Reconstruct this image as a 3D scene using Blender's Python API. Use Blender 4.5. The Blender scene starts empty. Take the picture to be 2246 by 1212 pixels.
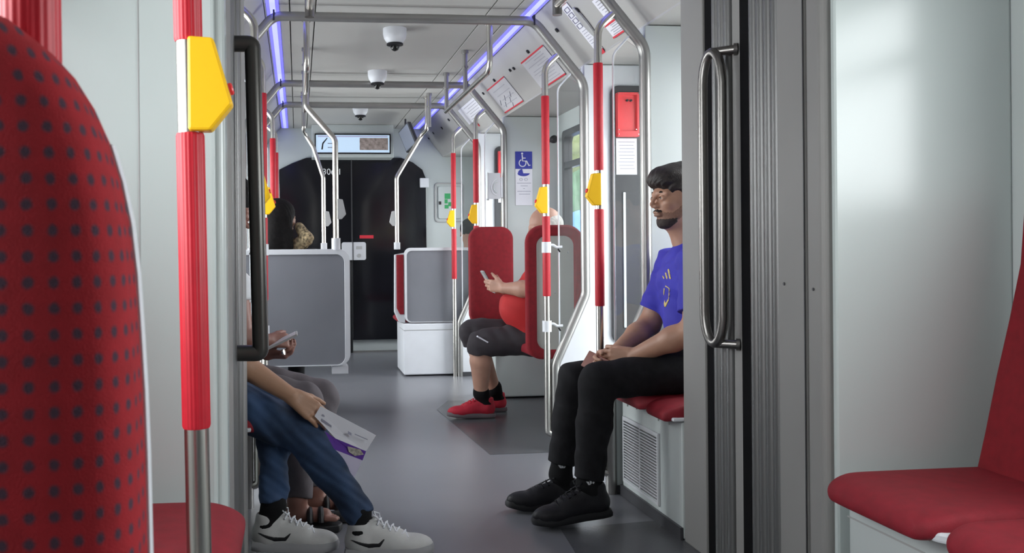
import bpy, bmesh, math, random
import numpy as np
from mathutils import Vector, Matrix
random.seed(4)
SC = bpy.context.scene
COL = SC.collection
V = Vector

# ------------------------------------------------------------------ camera, world, light, exposure
FPX, PPX, PPY = 2000.0, 873.0, 546.0          # focal length and principal point, in pixels of 2246 x 1212
TH, RO = math.atan(.11), .0085                 # turned a little to the right, rolled a little
CAM = V((0, 0, 1.03))
_R0 = V((math.cos(TH), -math.sin(TH), 0)); FW = V((math.sin(TH), math.cos(TH), 0)); _U0 = V((0, 0, 1))
UP = _U0*math.cos(RO) + _R0*math.sin(RO); RT = _R0*math.cos(RO) - _U0*math.sin(RO)
cd = bpy.data.cameras.new('camera'); cam = bpy.data.objects.new('camera', cd); COL.objects.link(cam)
cd.sensor_width = 36; cd.lens = 36*FPX/2246; cd.shift_x = (1123-PPX)/2246; cd.shift_y = -(606-PPY)/2246
cd.clip_start = .05
cam.matrix_world = Matrix(((RT.x, UP.x, -FW.x, CAM.x), (RT.y, UP.y, -FW.y, CAM.y), (RT.z, UP.z, -FW.z, CAM.z), (0, 0, 0, 1)))
cd.dof.use_dof = True; cd.dof.focus_distance = 3.6; cd.dof.aperture_fstop = 16
SC.camera = cam
w = bpy.data.worlds.new('sky'); SC.world = w; w.use_nodes = True
wn = w.node_tree; bg = wn.nodes['Background']
bg.inputs[0].default_value = (.90, .93, .95, 1); bg.inputs[1].default_value = 3.2
SC.view_settings.view_transform = 'Standard'; SC.view_settings.look = 'None'
SC.view_settings.gamma = 1; SC.view_settings.use_curve_mapping = False
SC.view_settings.exposure = 0.45
def area(name, loc, aim, sx, sy, power, col=(1, 1, 1)):
    l = bpy.data.lights.new(name, 'AREA'); l.shape = 'RECTANGLE'; l.size = sx; l.size_y = sy; l.energy = power; l.color = col
    o = bpy.data.objects.new(name, l); COL.objects.link(o); o.location = loc
    o.rotation_euler = (V(aim)-V(loc)).to_track_quat('-Z', 'Y').to_euler(); return o
XC = .545; HW = 1.305; XR = XC+HW; XL = XC-HW; CEIL = 2.25
HY = [3.70, 4.52, 6.34, 7.27]                   # the four hoops along the car
# daylight through the side windows and doors (outside the glass)
DAY = (.975, .99, .97)
area('daylight_window', (XR+.25, 1.0, 1.6), (XC, 1.3, 1.2), 1.7, .8, 40, DAY)
area('daylight_window', (XL-.25, 1.0, 1.45), (XC, 1.0, 1.0), 1.7, .95, 38, DAY)
area('daylight_window', (XR+.2, 3.4, 1.4), (XC, 3.3, .9), .45, .95, 16, DAY)  # lamp at an unseen window, added to brighten the first bay
area('daylight_window', (XL-.2, 3.4, 1.4), (XC, 3.5, .9), .45, .95, 22, DAY)  # its added counterpart on the opposite wall, also out of view
area('daylight_door', (XR+.2, 4.11, 1.1), (XC, 4.11, .9), .75, 1.7, 23, DAY)
area('daylight_door', (XL-.2, 4.11, 1.1), (XC, 4.11, .9), .75, 1.7, 23, DAY)
area('daylight_door', (XR+.2, 6.8, 1.1), (XC, 6.8, .9), .75, 1.7, 23, DAY)
area('daylight_door', (XL-.2, 6.8, 1.1), (XC, 6.8, .9), .75, 1.7, 23, DAY)
area('daylight_window', (XL-.25, 5.43, 1.4), (XC, 5.43, 1.0), 1.5, .8, 30, DAY)
area('daylight_window', (XR+.9, 5.3, 2.3), (XC, 5.5, 1.0), 1.5, .6, 30, DAY)
area('daylight_window', (XR+.2, 8.3, 1.4), (XC, 8.3, 1.0), 1.0, .7, 16, DAY)
area('daylight_window', (XL-.2, 8.3, 1.4), (XC, 8.3, 1.0), 1.0, .7, 16, DAY)

def at(px, py, Y):
    """The point at depth Y along the car that lies under a pixel of the photograph."""
    d = FW + RT*((px-PPX)/FPX) - UP*((py-PPY)/FPX)
    return CAM + d*(Y/d.y)
def atx(px, py, X):
    d = FW + RT*((px-PPX)/FPX) - UP*((py-PPY)/FPX)
    return CAM + d*(X/d.x)

# ------------------------------------------------------------------ materials
def mat(name, col, rough=.5, metal=0.0, var=.0, vs=8.0, bump=0.0, bs=120.0, spec=.5, emit=None, es=0, coat=0, stretch=(1, 1, 1)):
    m = bpy.data.materials.new(name); m.use_nodes = True; nt = m.node_tree; b = nt.nodes['Principled BSDF']
    b.inputs['Base Color'].default_value = (*col, 1); b.inputs['Roughness'].default_value = rough
    b.inputs['Metallic'].default_value = metal; b.inputs['Specular IOR Level'].default_value = spec
    if coat: b.inputs['Coat Weight'].default_value = coat; b.inputs['Coat Roughness'].default_value = .1
    if emit: b.inputs['Emission Color'].default_value = (*emit, 1); b.inputs['Emission Strength'].default_value = es
    tc = nt.nodes.new('ShaderNodeTexCoord'); mp = nt.nodes.new('ShaderNodeMapping'); mp.inputs['Scale'].default_value = stretch
    nt.links.new(tc.outputs['Object'], mp.inputs[0])
    n = nt.nodes.new('ShaderNodeTexNoise'); n.inputs['Scale'].default_value = vs; n.inputs['Detail'].default_value = 3
    nt.links.new(mp.outputs[0], n.inputs['Vector'])
    if var:
        r = nt.nodes.new('ShaderNodeValToRGB'); e = r.color_ramp.elements
        e[0].position = .3; e[1].position = .7
        e[0].color = (*[c*(1-var) for c in col], 1); e[1].color = (*[min(1, c*(1+var)) for c in col], 1)
        nt.links.new(n.outputs['Fac'], r.inputs[0]); nt.links.new(r.outputs[0], b.inputs['Base Color'])
    if bump:
        n2 = nt.nodes.new('ShaderNodeTexNoise'); n2.inputs['Scale'].default_value = bs; n2.inputs['Detail'].default_value = 2
        nt.links.new(mp.outputs[0], n2.inputs['Vector'])
        bp = nt.nodes.new('ShaderNodeBump'); bp.inputs['Strength'].default_value = bump; bp.inputs['Distance'].default_value = .004
        nt.links.new(n2.outputs['Fac'], bp.inputs['Height']); nt.links.new(bp.outputs[0], b.inputs['Normal'])
    return m
M = {}
M['panel'] = mat('pale_wall_panel', (.56, .605, .60), .38, var=.03, vs=1.5)
M['gloss'] = mat('glossy_wall_panel', (.55, .61, .60), .22, var=.02, vs=1.2)
M['white'] = mat('white_plastic', (.74, .76, .80), .4, var=.03)
M['frame'] = mat('pale_grey_frame', (.62, .63, .66), .4, var=.02)
M['ceil'] = mat('ceiling_panel', (.43, .425, .41), .55, var=.03, vs=2)
M['gang'] = mat('gangway_panel', (.27, .265, .257), .5, var=.04, vs=3)
M['rib'] = mat('gangway_rib_metal', (.20, .20, .20), .42, .7, var=.06, vs=6, stretch=(1, 1, .1))
M['rubber'] = mat('black_rubber', (.006, .006, .007), .9, var=.2, spec=.1)
M['steel'] = mat('brushed_stainless_steel', (.60, .58, .54), .26, 1.0, var=.06, vs=20, stretch=(1, 1, .08))
M['darksteel'] = mat('dull_steel', (.25, .24, .23), .33, 1.0, var=.08, vs=20, stretch=(1, 1, .1))
M['hoop'] = mat('satin_hoop_steel', (.36, .355, .345), .36, .8, var=.05)
M['sleeve'] = mat('red_grip_sleeve', (.50, .010, .024), .5, var=.06, vs=30)
M['yellow'] = mat('yellow_plastic', (.95, .55, .01), .38, var=.03)
M['greyplastic'] = mat('grey_plastic', (.42, .42, .42), .45, var=.04)
M['black'] = mat('black_plastic', (.01, .01, .012), .4, var=.2)
M['fabric'] = mat('red_seat_fabric', (.24, .006, .014), .85, var=.12, vs=40, bump=.5, bs=900)
M['cushion'] = mat('red_cushion_fabric', (.27, .008, .020), .65, var=.12, vs=30, bump=.4, bs=800)
M['greyback'] = mat('grey_partition_board', (.19, .195, .22), .45, var=.06, vs=3)
M['beige'] = mat('greenish_grey_seat_shell', (.43, .43, .39), .5, var=.05)
M['cabglass'] = mat('dark_cab_glass', (.006, .006, .009), .12, var=.2, vs=2)
M['dark'] = mat('dark_grey_panel', (.052, .052, .058), .38, var=.08, vs=4)
M['redbox'] = mat('red_box_plastic', (.80, .05, .06), .35, var=.04)
M['paper'] = mat('white_paper', (.80, .80, .86), .6, var=.02)
M['ink'] = mat('grey_ink', (.30, .30, .38), .6)
M['blue'] = mat('blue_sign_ink', (.03, .04, .36), .5)
M['redink'] = mat('red_ink', (.65, .03, .05), .5)
M['green'] = mat('green_sign_ink', (.03, .38, .12), .5)
M['led'] = mat('blue_led_strip', (.2, .2, .9), .4, emit=(.10, .09, 1.0), es=1.1)
M['ledcore'] = mat('bright_led_core', (.6, .6, .9), .4, emit=(.20, .22, 1.0), es=1.15)
def glass_mat(name, tint, gl=.08, rough=.02):
    m = bpy.data.materials.new(name); m.use_nodes = True; nt = m.node_tree; nt.nodes.clear()
    o = nt.nodes.new('ShaderNodeOutputMaterial'); mx = nt.nodes.new('ShaderNodeMixShader')
    t = nt.nodes.new('ShaderNodeBsdfTransparent'); g = nt.nodes.new('ShaderNodeBsdfGlossy'); lw = nt.nodes.new('ShaderNodeLayerWeight')
    mr = nt.nodes.new('ShaderNodeMath'); mr.operation = 'MULTIPLY_ADD'; mr.inputs[1].default_value = .5; mr.inputs[2].default_value = gl
    lw.inputs[0].default_value = .25
    t.inputs[0].default_value = (*tint, 1); g.inputs['Roughness'].default_value = rough
    nt.links.new(lw.outputs['Facing'], mr.inputs[0]); nt.links.new(mr.outputs[0], mx.inputs[0])
    nt.links.new(t.outputs[0], mx.inputs[1]); nt.links.new(g.outputs[0], mx.inputs[2]); nt.links.new(mx.outputs[0], o.inputs[0])
    return m
M['glass'] = glass_mat('clear_screen_glass', (.91, .92, .92), .03)
M['winglass'] = glass_mat('window_glass', (.89, .90, .91), .03)
def dotted():
    m = mat('red_dotted_moquette', (.34, .006, .012), .9, bump=.25, bs=900); nt = m.node_tree; b = nt.nodes['Principled BSDF']
    N = nt.nodes.new; L = nt.links.new
    tc = N('ShaderNodeTexCoord'); s = N('ShaderNodeSeparateXYZ'); L(tc.outputs['Object'], s.inputs[0])
    def mth(op, a, bb=None, c=None):
        q = N('ShaderNodeMath'); q.operation = op
        for i, x in enumerate((a, bb, c)):
            if x is None: continue
            if isinstance(x, (int, float)): q.inputs[i].default_value = x
            else: L(x, q.inputs[i])
        return q.outputs[0]
    def cell(sock, p): return mth('MULTIPLY', mth('SUBTRACT', mth('FRACT', mth('DIVIDE', sock, p)), .5), p)
    u = cell(mth('ADD', s.outputs[0], s.outputs[1]), .0152); v = cell(s.outputs[2], .0150)
    r = mth('SQRT', mth('ADD', mth('MULTIPLY', u, u), mth('MULTIPLY', v, v)))
    n = N('ShaderNodeTexNoise'); n.inputs['Scale'].default_value = 260; L(tc.outputs['Object'], n.inputs['Vector'])
    r = mth('ADD', r, mth('MULTIPLY', mth('SUBTRACT', n.outputs['Fac'], .5), .0022))
    f = N('ShaderNodeMapRange'); f.inputs['From Min'].default_value = .0022; f.inputs['From Max'].default_value = .0046
    f.inputs['To Min'].default_value = 1; f.inputs['To Max'].default_value = 0; L(r, f.inputs['Value'])
    big = N('ShaderNodeTexNoise'); big.inputs['Scale'].default_value = 60; L(tc.outputs['Object'], big.inputs['Vector'])
    cr = N('ShaderNodeValToRGB'); cr.color_ramp.elements[0].color = (.25, .004, .009, 1); cr.color_ramp.elements[1].color = (.40, .009, .018, 1)
    L(big.outputs['Fac'], cr.inputs[0])
    mx = N('ShaderNodeMixRGB'); mx.inputs[2].default_value = (.062, .028, .050, 1); L(f.outputs[0], mx.inputs[0]); L(cr.outputs[0], mx.inputs[1])
    L(mx.outputs[0], b.inputs['Base Color']); return m
M['dotted'] = dotted()
def floor_mat(name, c):
    m = mat(name, c, .27, var=.05, vs=1.2, bump=.12, bs=300)
    return m
M['floor'] = floor_mat('grey_vinyl_floor', (.17, .173, .19)); M['floordark'] = floor_mat('dark_vinyl_and_shadow_floor', (.085, .088, .096))

# ------------------------------------------------------------------ mesh helpers
def link(name, me, m, parent=None, smooth=False):
    o = bpy.data.objects.new(name, me); COL.objects.link(o)
    if m is not None:
        me.materials.clear()
        for x in (m if isinstance(m, (list, tuple)) else [m]): me.materials.append(x)
    if smooth:
        for p in me.polygons: p.use_smooth = True
    if parent is not None:
        o.parent = parent
        o.matrix_parent_inverse = Matrix.Translation(-parent.location)
    return o
def tag(o, label, cat, group=None, kind=None):
    if label: o['label'] = label
    if cat: o['category'] = cat
    if group: o['group'] = group
    if kind: o['kind'] = kind
    return o
def thing(name, label, cat, loc, group=None):
    o = bpy.data.objects.new(name, None); COL.objects.link(o); o.location = loc; o.empty_display_size = .05
    return tag(o, label, cat, group)
class MB:
    def __init__(s): s.v = []; s.f = []; s.mi = []; s.cur = 0
    def add(s, vs, fs):
        n = len(s.v); s.v += [tuple(x) for x in vs]; s.f += [tuple(i+n for i in f) for f in fs]; s.mi += [s.cur]*len(fs); return s
    def box(s, x0, x1, y0, y1, z0, z1):
        v = [(x, y, z) for z in (z0, z1) for y in (y0, y1) for x in (x0, x1)]
        return s.add(v, [(0, 2, 3, 1), (4, 5, 7, 6), (0, 1, 5, 4), (2, 6, 7, 3), (0, 4, 6, 2), (1, 3, 7, 5)])
    def prism(s, pts, ax, a, b):
        """Polygon pts (2D) extruded along axis ax ('x','y','z') from a to b."""
        def P(u, v, t): return {'x': (t, u, v), 'y': (u, t, v), 'z': (u, v, t)}[ax]
        n = len(pts); v = [P(*p, a) for p in pts]+[P(*p, b) for p in pts]
        return s.add(v, [tuple(range(n))[::-1], tuple(range(n, 2*n))]+[(i, (i+1) % n, n+(i+1) % n, n+i) for i in range(n)])
    def quadprism(s, pts, off):
        pts = [V(p) for p in pts]; off = V(off); n = len(pts)
        return s.add(pts+[p+off for p in pts], [tuple(range(n))[::-1], tuple(range(n, 2*n))]+[(i, (i+1) % n, n+(i+1) % n, n+i) for i in range(n)])
    def tube(s, path, r, n=14, closed=False, caps=True, ribs=0, rd=0):
        path = [V(p) for p in path]; N = len(path); base = len(s.v)
        if isinstance(r, (int, float)): r = [r]*N
        up = None; rings = []
        for i, p in enumerate(path):
            a = path[(i-1) % N] if (closed or i) else p; b = path[(i+1) % N] if (closed or i < N-1) else p
            t = (b-a).normalized()
            if up is None:
                up = V((0, 0, 1)) if abs(t.z) < .9 else V((0, 1, 0))
            u = (up - t*up.dot(t)).normalized(); up = u; w_ = t.cross(u)
            ring = []
            for k in range(n):
                th = 2*math.pi*k/n; rr = r[i]*(1-rd*(.5-.5*math.cos(ribs*th))) if ribs else r[i]
                ring.append(p+u*math.cos(th)*rr+w_*math.sin(th)*rr)
            rings.append(ring)
        vs = [q for rg in rings for q in rg]; fs = []
        for i in range(N if closed else N-1):
            j = (i+1) % N
            for k in range(n): fs.append((i*n+k, i*n+(k+1) % n, j*n+(k+1) % n, j*n+k))
        if caps and not closed: fs += [tuple(range(n))[::-1], tuple((N-1)*n+k for k in range(n))]
        return s.add(vs, fs)
    def lathe(s, prof, c, n=24, R=None):
        """prof: (radius, height) list about z."""
        c = V(c); R = R or Matrix.Identity(3); vs = []; fs = []
        for (r, h) in prof:
            for k in range(n): vs.append(c+R@V((r*math.cos(2*math.pi*k/n), r*math.sin(2*math.pi*k/n), h)))
        m = len(prof)
        for i in range(m-1):
            for k in range(n): fs.append((i*n+k, i*n+(k+1) % n, (i+1)*n+(k+1) % n, (i+1)*n+k))
        fs += [tuple(range(n))[::-1], tuple((m-1)*n+k for k in range(n))]
        return s.add(vs, fs)
    def build(s, name, m, parent=None, smooth=False, bevel=0, seg=2, auto=None):
        me = bpy.data.meshes.new(name); me.from_pydata(s.v, [], s.f)
        bm = bmesh.new(); bm.from_mesh(me); bmesh.ops.recalc_face_normals(bm, faces=bm.faces); bm.to_mesh(me); bm.free()
        if s.cur or any(s.mi): me.polygons.foreach_set('material_index', s.mi)
        o = link(name, me, m, parent, smooth)
        if bevel:
            b = o.modifiers.new('b', 'BEVEL'); b.width = bevel; b.segments = seg; b.limit_method = 'ANGLE'; b.angle_limit = math.radians(35)
            b.harden_normals = False
        if smooth or auto:
            a = auto or 40
            me.set_sharp_from_angle(angle=math.radians(a))
            if not smooth:
                for p in me.polygons: p.use_smooth = True
        return o
def fillet(pts, r, n=6):
    pts = [V(p) for p in pts]; out = [pts[0]]
    rs = r if isinstance(r, (list, tuple)) else [r]*len(pts)
    for i in range(1, len(pts)-1):
        p = pts[i]; a = (pts[i-1]-p); b = (pts[i+1]-p); la, lb = a.length, b.length
        a.normalize(); b.normalize(); ang = a.angle(b)
        if ang > 3.1 or rs[i] <= 0: out.append(p); continue
        t = min(rs[i]/math.tan(ang/2), la*.49, lb*.49)
        q0, q1 = p+a*t, p+b*t
        for k in range(n+1):
            u = k/n; out.append(q0*(1-u)**2+p*2*u*(1-u)+q1*u*u)
    out.append(pts[-1]); return out
def rrect(x0, x1, y0, y1, r, n=6):
    out = []
    rr = r if isinstance(r, (list, tuple)) else [r]*4
    for (cx, cy, a0, q) in ((x1, y1, 0, rr[0]), (x0, y1, 90, rr[1]), (x0, y0, 180, rr[2]), (x1, y0, 270, rr[3])):
        sx = 1 if cx == x1 else -1; sy = 1 if cy == y1 else -1
        for k in range(n+1):
            a = math.radians(a0+90*k/n); out.append((cx-sx*q+q*math.cos(a), cy-sy*q+q*math.sin(a)))
    return out
def ringprism(mb, outer, inner, ax, a, b):
    """Frame between two outlines with the same number of points."""
    def P(u, v, t): return {'x': (t, u, v), 'y': (u, t, v), 'z': (u, v, t)}[ax]
    n = len(outer)
    vs = [P(*p, a) for p in outer]+[P(*p, a) for p in inner]+[P(*p, b) for p in outer]+[P(*p, b) for p in inner]; fs = []
    for i in range(n):
        j = (i+1) % n
        fs += [(i, j, n+j, n+i), (2*n+i, 3*n+i, 3*n+j, 2*n+j), (i, 2*n+i, 2*n+j, j), (n+i, n+j, 3*n+j, 3*n+i)]
    return mb.add(vs, fs)
def text_obj(name, s, loc, R, size, m, parent=None, ext=.0005):
    cu = bpy.data.curves.new(name, 'FONT'); cu.body = s; cu.size = size; cu.extrude = ext; cu.align_x = 'CENTER'; cu.align_y = 'CENTER'
    t = bpy.data.objects.new('tmp', cu); COL.objects.link(t)
    dg = bpy.context.evaluated_depsgraph_get(); me = bpy.data.meshes.new_from_object(t.evaluated_get(dg))
    COL.objects.unlink(t); bpy.data.objects.remove(t)
    me.transform(Matrix.Translation(V(loc)) @ R.to_4x4()); me.name = name
    return link(name, me, m, parent)
RFACE = Matrix(((1, 0, 0), (0, 0, -1), (0, 1, 0)))      # text standing up, facing the near end of the car
def struct(o): o['kind'] = 'structure'; return o

# ------------------------------------------------------------------ the car body
Y0, Y1 = -2.6, 9.2
b = MB(); b.box(XL-.1, XR+.1, Y0, Y1+.1, -.08, 0); struct(b.build('floor', M['floor']))
# darker vinyl at the doors, and a painted floor shadow in the near corner
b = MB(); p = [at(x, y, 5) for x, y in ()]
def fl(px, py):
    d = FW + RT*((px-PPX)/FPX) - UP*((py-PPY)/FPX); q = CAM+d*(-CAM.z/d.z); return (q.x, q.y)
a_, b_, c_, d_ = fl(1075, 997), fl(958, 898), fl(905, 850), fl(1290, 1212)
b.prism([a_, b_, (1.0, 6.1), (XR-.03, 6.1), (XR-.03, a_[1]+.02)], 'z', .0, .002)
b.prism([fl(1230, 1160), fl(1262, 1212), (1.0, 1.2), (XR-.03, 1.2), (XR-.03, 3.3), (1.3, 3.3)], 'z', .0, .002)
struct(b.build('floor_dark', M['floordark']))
# ceiling: flat panels with open joints, sloping coves and soffits
b = MB(); g = .003
xs = [XC-.705, XC-.575, XC-.445, XC+.445, XC+.575, XC+.705]
ys = [Y0, -.6, 1.0, 2.2, 3.0, HY[0]+.04, HY[1]+.04, HY[2]+.04, HY[3]+.04, Y1]
for i in range(5):
    for j in range(len(ys)-1):
        b.box(xs[i]+g, xs[i+1]-g, ys[j]+g, ys[j+1]-g, CEIL, CEIL+.04)
b.box(XL-.1, XR+.1, Y0, Y1, CEIL+.045, CEIL+.08)
for s in (-1, 1):
    q = [(XC+s*.705, CEIL), (XC+s*.935, 1.97), (XC+s*.935, 1.99), (XC+s*.705, CEIL+.045)]
    b.prism(q, 'y', Y0, Y1)
    b.box(*sorted((XC+s*.93, XC+s*(HW+.02))), Y0, Y1, 1.965, 1.99)
struct(b.build('ceiling', M['ceil'], bevel=.002, seg=1))
def wall(name, x0, x1, ops):
    """Side wall with rectangular openings ops = (y0, y1, z0, z1)."""
    b = MB(); ops = sorted(ops); y = Y0
    for (a, c, z0, z1) in ops:
        b.box(x0, x1, y, a, 0, 2.3); 
        if z0 > 0: b.box(x0, x1, a, c, 0, z0)
        b.box(x0, x1, a, c, z1, 2.3); y = c
    b.box(x0, x1, y, Y1+.1, 0, 2.3); return struct(b.build(name, M['panel']))
OPS = [(.15, 1.85, .85, 1.85), (3.13, 3.62, .82, 1.84), (HY[0]+.06, HY[1]-.06, 0.02, 1.9), (4.72, 6.2, .80, 1.84), (HY[2]+.06, HY[3]-.06, .02, 1.9), (7.75, 8.85, .9, 1.8)]  # second opening is an unseen window put in to light the first bay
wall('wall_right', XR, XR+.06, OPS); wall('wall_left', XL-.06, XL, OPS)
b = MB(); b.box(XL-.1, XR+.1, Y0-.05, Y0, 0, 2.3); struct(b.build('wall_back', M['panel']))
# far bulkhead with the dark cab front
b = MB(); b.box(XL-.1, XR+.1, Y1, Y1+.1, 0, 2.3); struct(b.build('wall_far', M['panel'], bevel=.004))
def pz(px, py, Y): q = at(px, py, Y); return (q.x, q.z)
yb = Y1-.02
pts = [pz(x, y, yb) for x, y in ((612, 372), (640, 358), (672, 346), (880, 346), (905, 356), (926, 372), (934, 392), (936, 545))]
pts += [(pts[-1][0], .12), (pts[0][0], .12)]
cab = thing('cab_bulkhead', 'black glazed driver cab wall with sloping top corners, at the far end of the aisle', 'cab wall', (XC, yb, 0))
b = MB(); b.prism(pts, 'y', yb-.012, Y1+.001); b.build('glazing', M['cabglass'], cab, bevel=.004)
b = MB()
for x in (772, 886):
    q = at(x, 500, yb-.02); b.box(q.x-.006, q.x+.006, yb-.02, yb-.012, .14, 2.0 if x == 772 else 1.0)
b.build('door_frame', M['dark'], cab)
q0, q1 = at(770, 771, yb-.03), at(888, 771, yb-.03)
b = MB(); b.box(q0.x, q1.x, yb-.05, yb-.012, 0, q0.z+.01); b.build('door_sill', M['steel'], cab)
MW = mat('white_lettering', (.8, .8, .82), .5)
for s_, px in (('306', 721), ('1', 745)):
    q = at(px, 377, yb-.014); o = text_obj('number', s_, q, RFACE, .085, MW, cab)
q = at(804, 519, yb-.014); b = MB(); b.box(q.x-.07, q.x+.07, yb-.016, yb-.012, q.z-.016, q.z+.016); b.build('notice', M['redink'], cab)

# windows and doors in the side walls
k = 0
for s, X in ((1, XR), (-1, XL)):
    for i, (a, c, z0, z1) in enumerate(OPS):
        if i in (2, 4):
            nm = 'door_%d' % (k+1)
            b = MB(); xm = X+s*.03
            yo = rrect(a, c, z0, z1, .05); yi = rrect(a+.07, c-.07, z0+.12, z1-.09, .08); ringprism(b, yo, yi, 'x', X-s*.002, X+s*.045)
            struct(b.build(nm, M['dark'])); b = MB(); b.prism(yi, 'x', X+s*.02, X+s*.026)
            o = struct(b.build('window_%d' % (k+20), M['winglass']))
        else:
            b = MB(); yo = rrect(a, c, z0, z1, .03); yi = rrect(a+.045, c-.045, z0+.045, z1-.045, .05)
            ringprism(b, yo, yi, 'x', X-s*.012, X+s*.05)
            if i < 5: b.box(*sorted((X-s*.008, X+s*.03)), a+.04, c-.04, 1.575, 1.62)
            struct(b.build('window_%d' % (k+1), M['dark'], bevel=.004)); b = MB(); b.prism(yi, 'x', X+s*.02, X+s*.026)
            struct(b.build('window_%d' % (k+30), M['winglass']))
        k += 1
# gangway between the two cars: a vertical profile of ribs, gaps and flat panels on each side
def gangway(side):
    s = side; X = 1.335 if s > 0 else -.17
    def rib(b, y0, y1, n, d):
        w_ = (y1-y0)/n
        for i in range(n):
            c = y0+w_*(i+.5); pts = [(X+s*.06, c-w_*.47)]
            for t in range(9):
                a = math.pi*t/8; pts.append((X+s*(.018-d*math.sin(a)), c-w_*.47*math.cos(a)))
            pts.append((X+s*.06, c+w_*.47)); b.prism(pts, 'z', 0, 2.28)
    xo = XR if s > 0 else XL
    b = MB(); b.box(*sorted((X, xo)), 2.885, 3.06, 0, 2.28); b.box(*sorted((X+s*.012, xo)), 2.647, 2.707, 0, 2.28)
    b.box(*sorted((X, xo)), 2.285, 2.42, 0, 2.28)
    struct(b.build('trim_%d' % (1 if s > 0 else 2), M['gang'], bevel=.006))
    b = MB(); rib(b, 2.712, 2.835, 3, .018); rib(b, 2.425, 2.592, 4, .018); struct(b.build('trim_%d' % (3 if s > 0 else 4), M['rib'], smooth=True))
    b = MB(); b.box(*sorted((X+s*.055, xo)), 2.42, 2.885, 0, 2.28); b.box(*sorted((X+s*.008, xo)), 2.594, 2.646, 0, 2.28); b.box(*sorted((X+s*.008, xo)), 2.837, 2.884, 0, 2.28); struct(b.build('trim_%d' % (5 if s > 0 else 6), M['rubber']))
    b = MB(); b.prism(rrect(*sorted((X, xo+s*.02)), 2.20, 2.280, .018 if 1 else 0), 'z', 0, 2.28)
    struct(b.build('trim_%d' % (7 if s > 0 else 8), M['gang' if s > 0 else 'gloss']))
    b = MB(); b.box(*sorted((X+s*.022, xo)), 2.182, 2.20, 0, 2.28); struct(b.build('wall_bulkhead_%s' % ('right' if s > 0 else 'left'), M['gloss'], bevel=.008))
gangway(1); gangway(-1)
# gangway header, high above the opening
b = MB(); b.prism([(-.18, 2.26), (-.18, 1.93), (-.12, 2.02), (-.02, 2.08), (1.19, 2.08), (1.29, 2.02), (1.34, 1.93), (1.34, 2.26)], 'y', 2.43, 3.055)
struct(b.build('trim_9', M['gang'], bevel=.01))
# LED strips
for s in (-1, 1):
    st = thing('ceiling_light_strip', 'long blue LED strip running along the ceiling %s' % ('past the domed cameras, above the window posters' if s > 0 else 'over the seated passengers, opposite the poster side'), 'light', (XC+s*.66, 6, CEIL))
    b = MB(); b.box(XC+s*.66-.031, XC+s*.66+.031, 2.3, Y1-.05, CEIL-.006, CEIL+.001); b.build('blue_edge', M['led'], st)
    b = MB(); b.box(XC+s*.66-.014, XC+s*.66+.014, 2.3, Y1-.06, CEIL-.008, CEIL-.005); b.build('bright_core', M['ledcore'], st)

# ------------------------------------------------------------------ hoops, partitions, poles, glass
HN = ['nearest the gangway', 'second from the gangway', 'third from the gangway', 'nearest the driver cab']
TR = .024
def hoop(i, Y):
    pts = [(-.752, 0), (-.752, .44), (-.913, .79), (-.913, 1.87), (-.655, 2.18), (.655, 2.18), (.913, 1.87), (.913, .79), (.752, .44), (.752, 0)]
    p = fillet([(XC+x, Y, z) for x, z in pts], [0, .1, .1, .12, .10, .10, .12, .1, .1, 0], 7)
    b = MB(); b.tube(p, TR, 12)
    o = b.build('handrail_hoop', M['hoop'], smooth=True); o.location = (0, 0, 0)
    for s in (-1, 1): b = MB(); b.box(XC+s*.652-.004, XC+s*.652+.004, Y-TR-.002, Y+TR+.002, 2.18-TR-.002, 2.18+TR+.002); b.build('joint_ring', M['black'], o)
    tag(o, 'steel hoop handrail arching over the aisle, ' + HN[i], 'handrail', 'hoop handrails over the aisle')
def partition(i, Y, s):
    side = 'window side with posters' if s > 0 else 'jeans side'
    pts = [(.752, .0), (.752, .44), (.913, .79), (.913, 1.962), (HW-.004, 1.962), (HW-.004, .0)]
    pts = [(XC+s*x, z) for x, z in pts]
    m = M['white'] if i in (1, 3) else M['panel']  # whiter panels carry the daylight of the doors in their colour
    t = thing('partition', 'pale partition panel between hoop and side wall, %s, %s' % (HN[i], 'poster side' if s > 0 else 'opposite the posters'), 'partition', (XC+s*1.1, Y, 0), 'partition panels beside the hoops')
    b = MB(); b.prism(pts, 'y', Y-.005, Y+.055); b.build('panel', m, t, bevel=.004)
    b = MB(); b.box(*sorted((XC+s*.760, XC+s*(HW-.004))), Y-.014, Y-.005, 0, .035); b.build('skirting', M['dark'], t)
    if i in (1, 3):
        b = MB(); x0, x1 = sorted((XC+s*1.045, XC+s*1.27)); b.prism(rrect(x0, x1, .54, 1.855, .045), 'y', Y-.022, Y-.005)
        b.build('recessed_panel', M['dark'], t, bevel=.006)
        b = MB(); x0, x1 = sorted((XC+s*1.125, XC+s*1.15)); 
        b.box(x0-.02, x1-.031, Y-.03, Y-.022, .62, 1.31); b.build('painted_gap_light', MSLOT, t, bevel=.003)
    return t
MSLOT = mat('painted_slot_daylight', (.75, .78, .80), .3)  # pale colour stands for daylight showing through a gap
for i, Y in enumerate(HY):
    hoop(i, Y)
    for s in (-1, 1): partition(i, Y, s)
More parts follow.
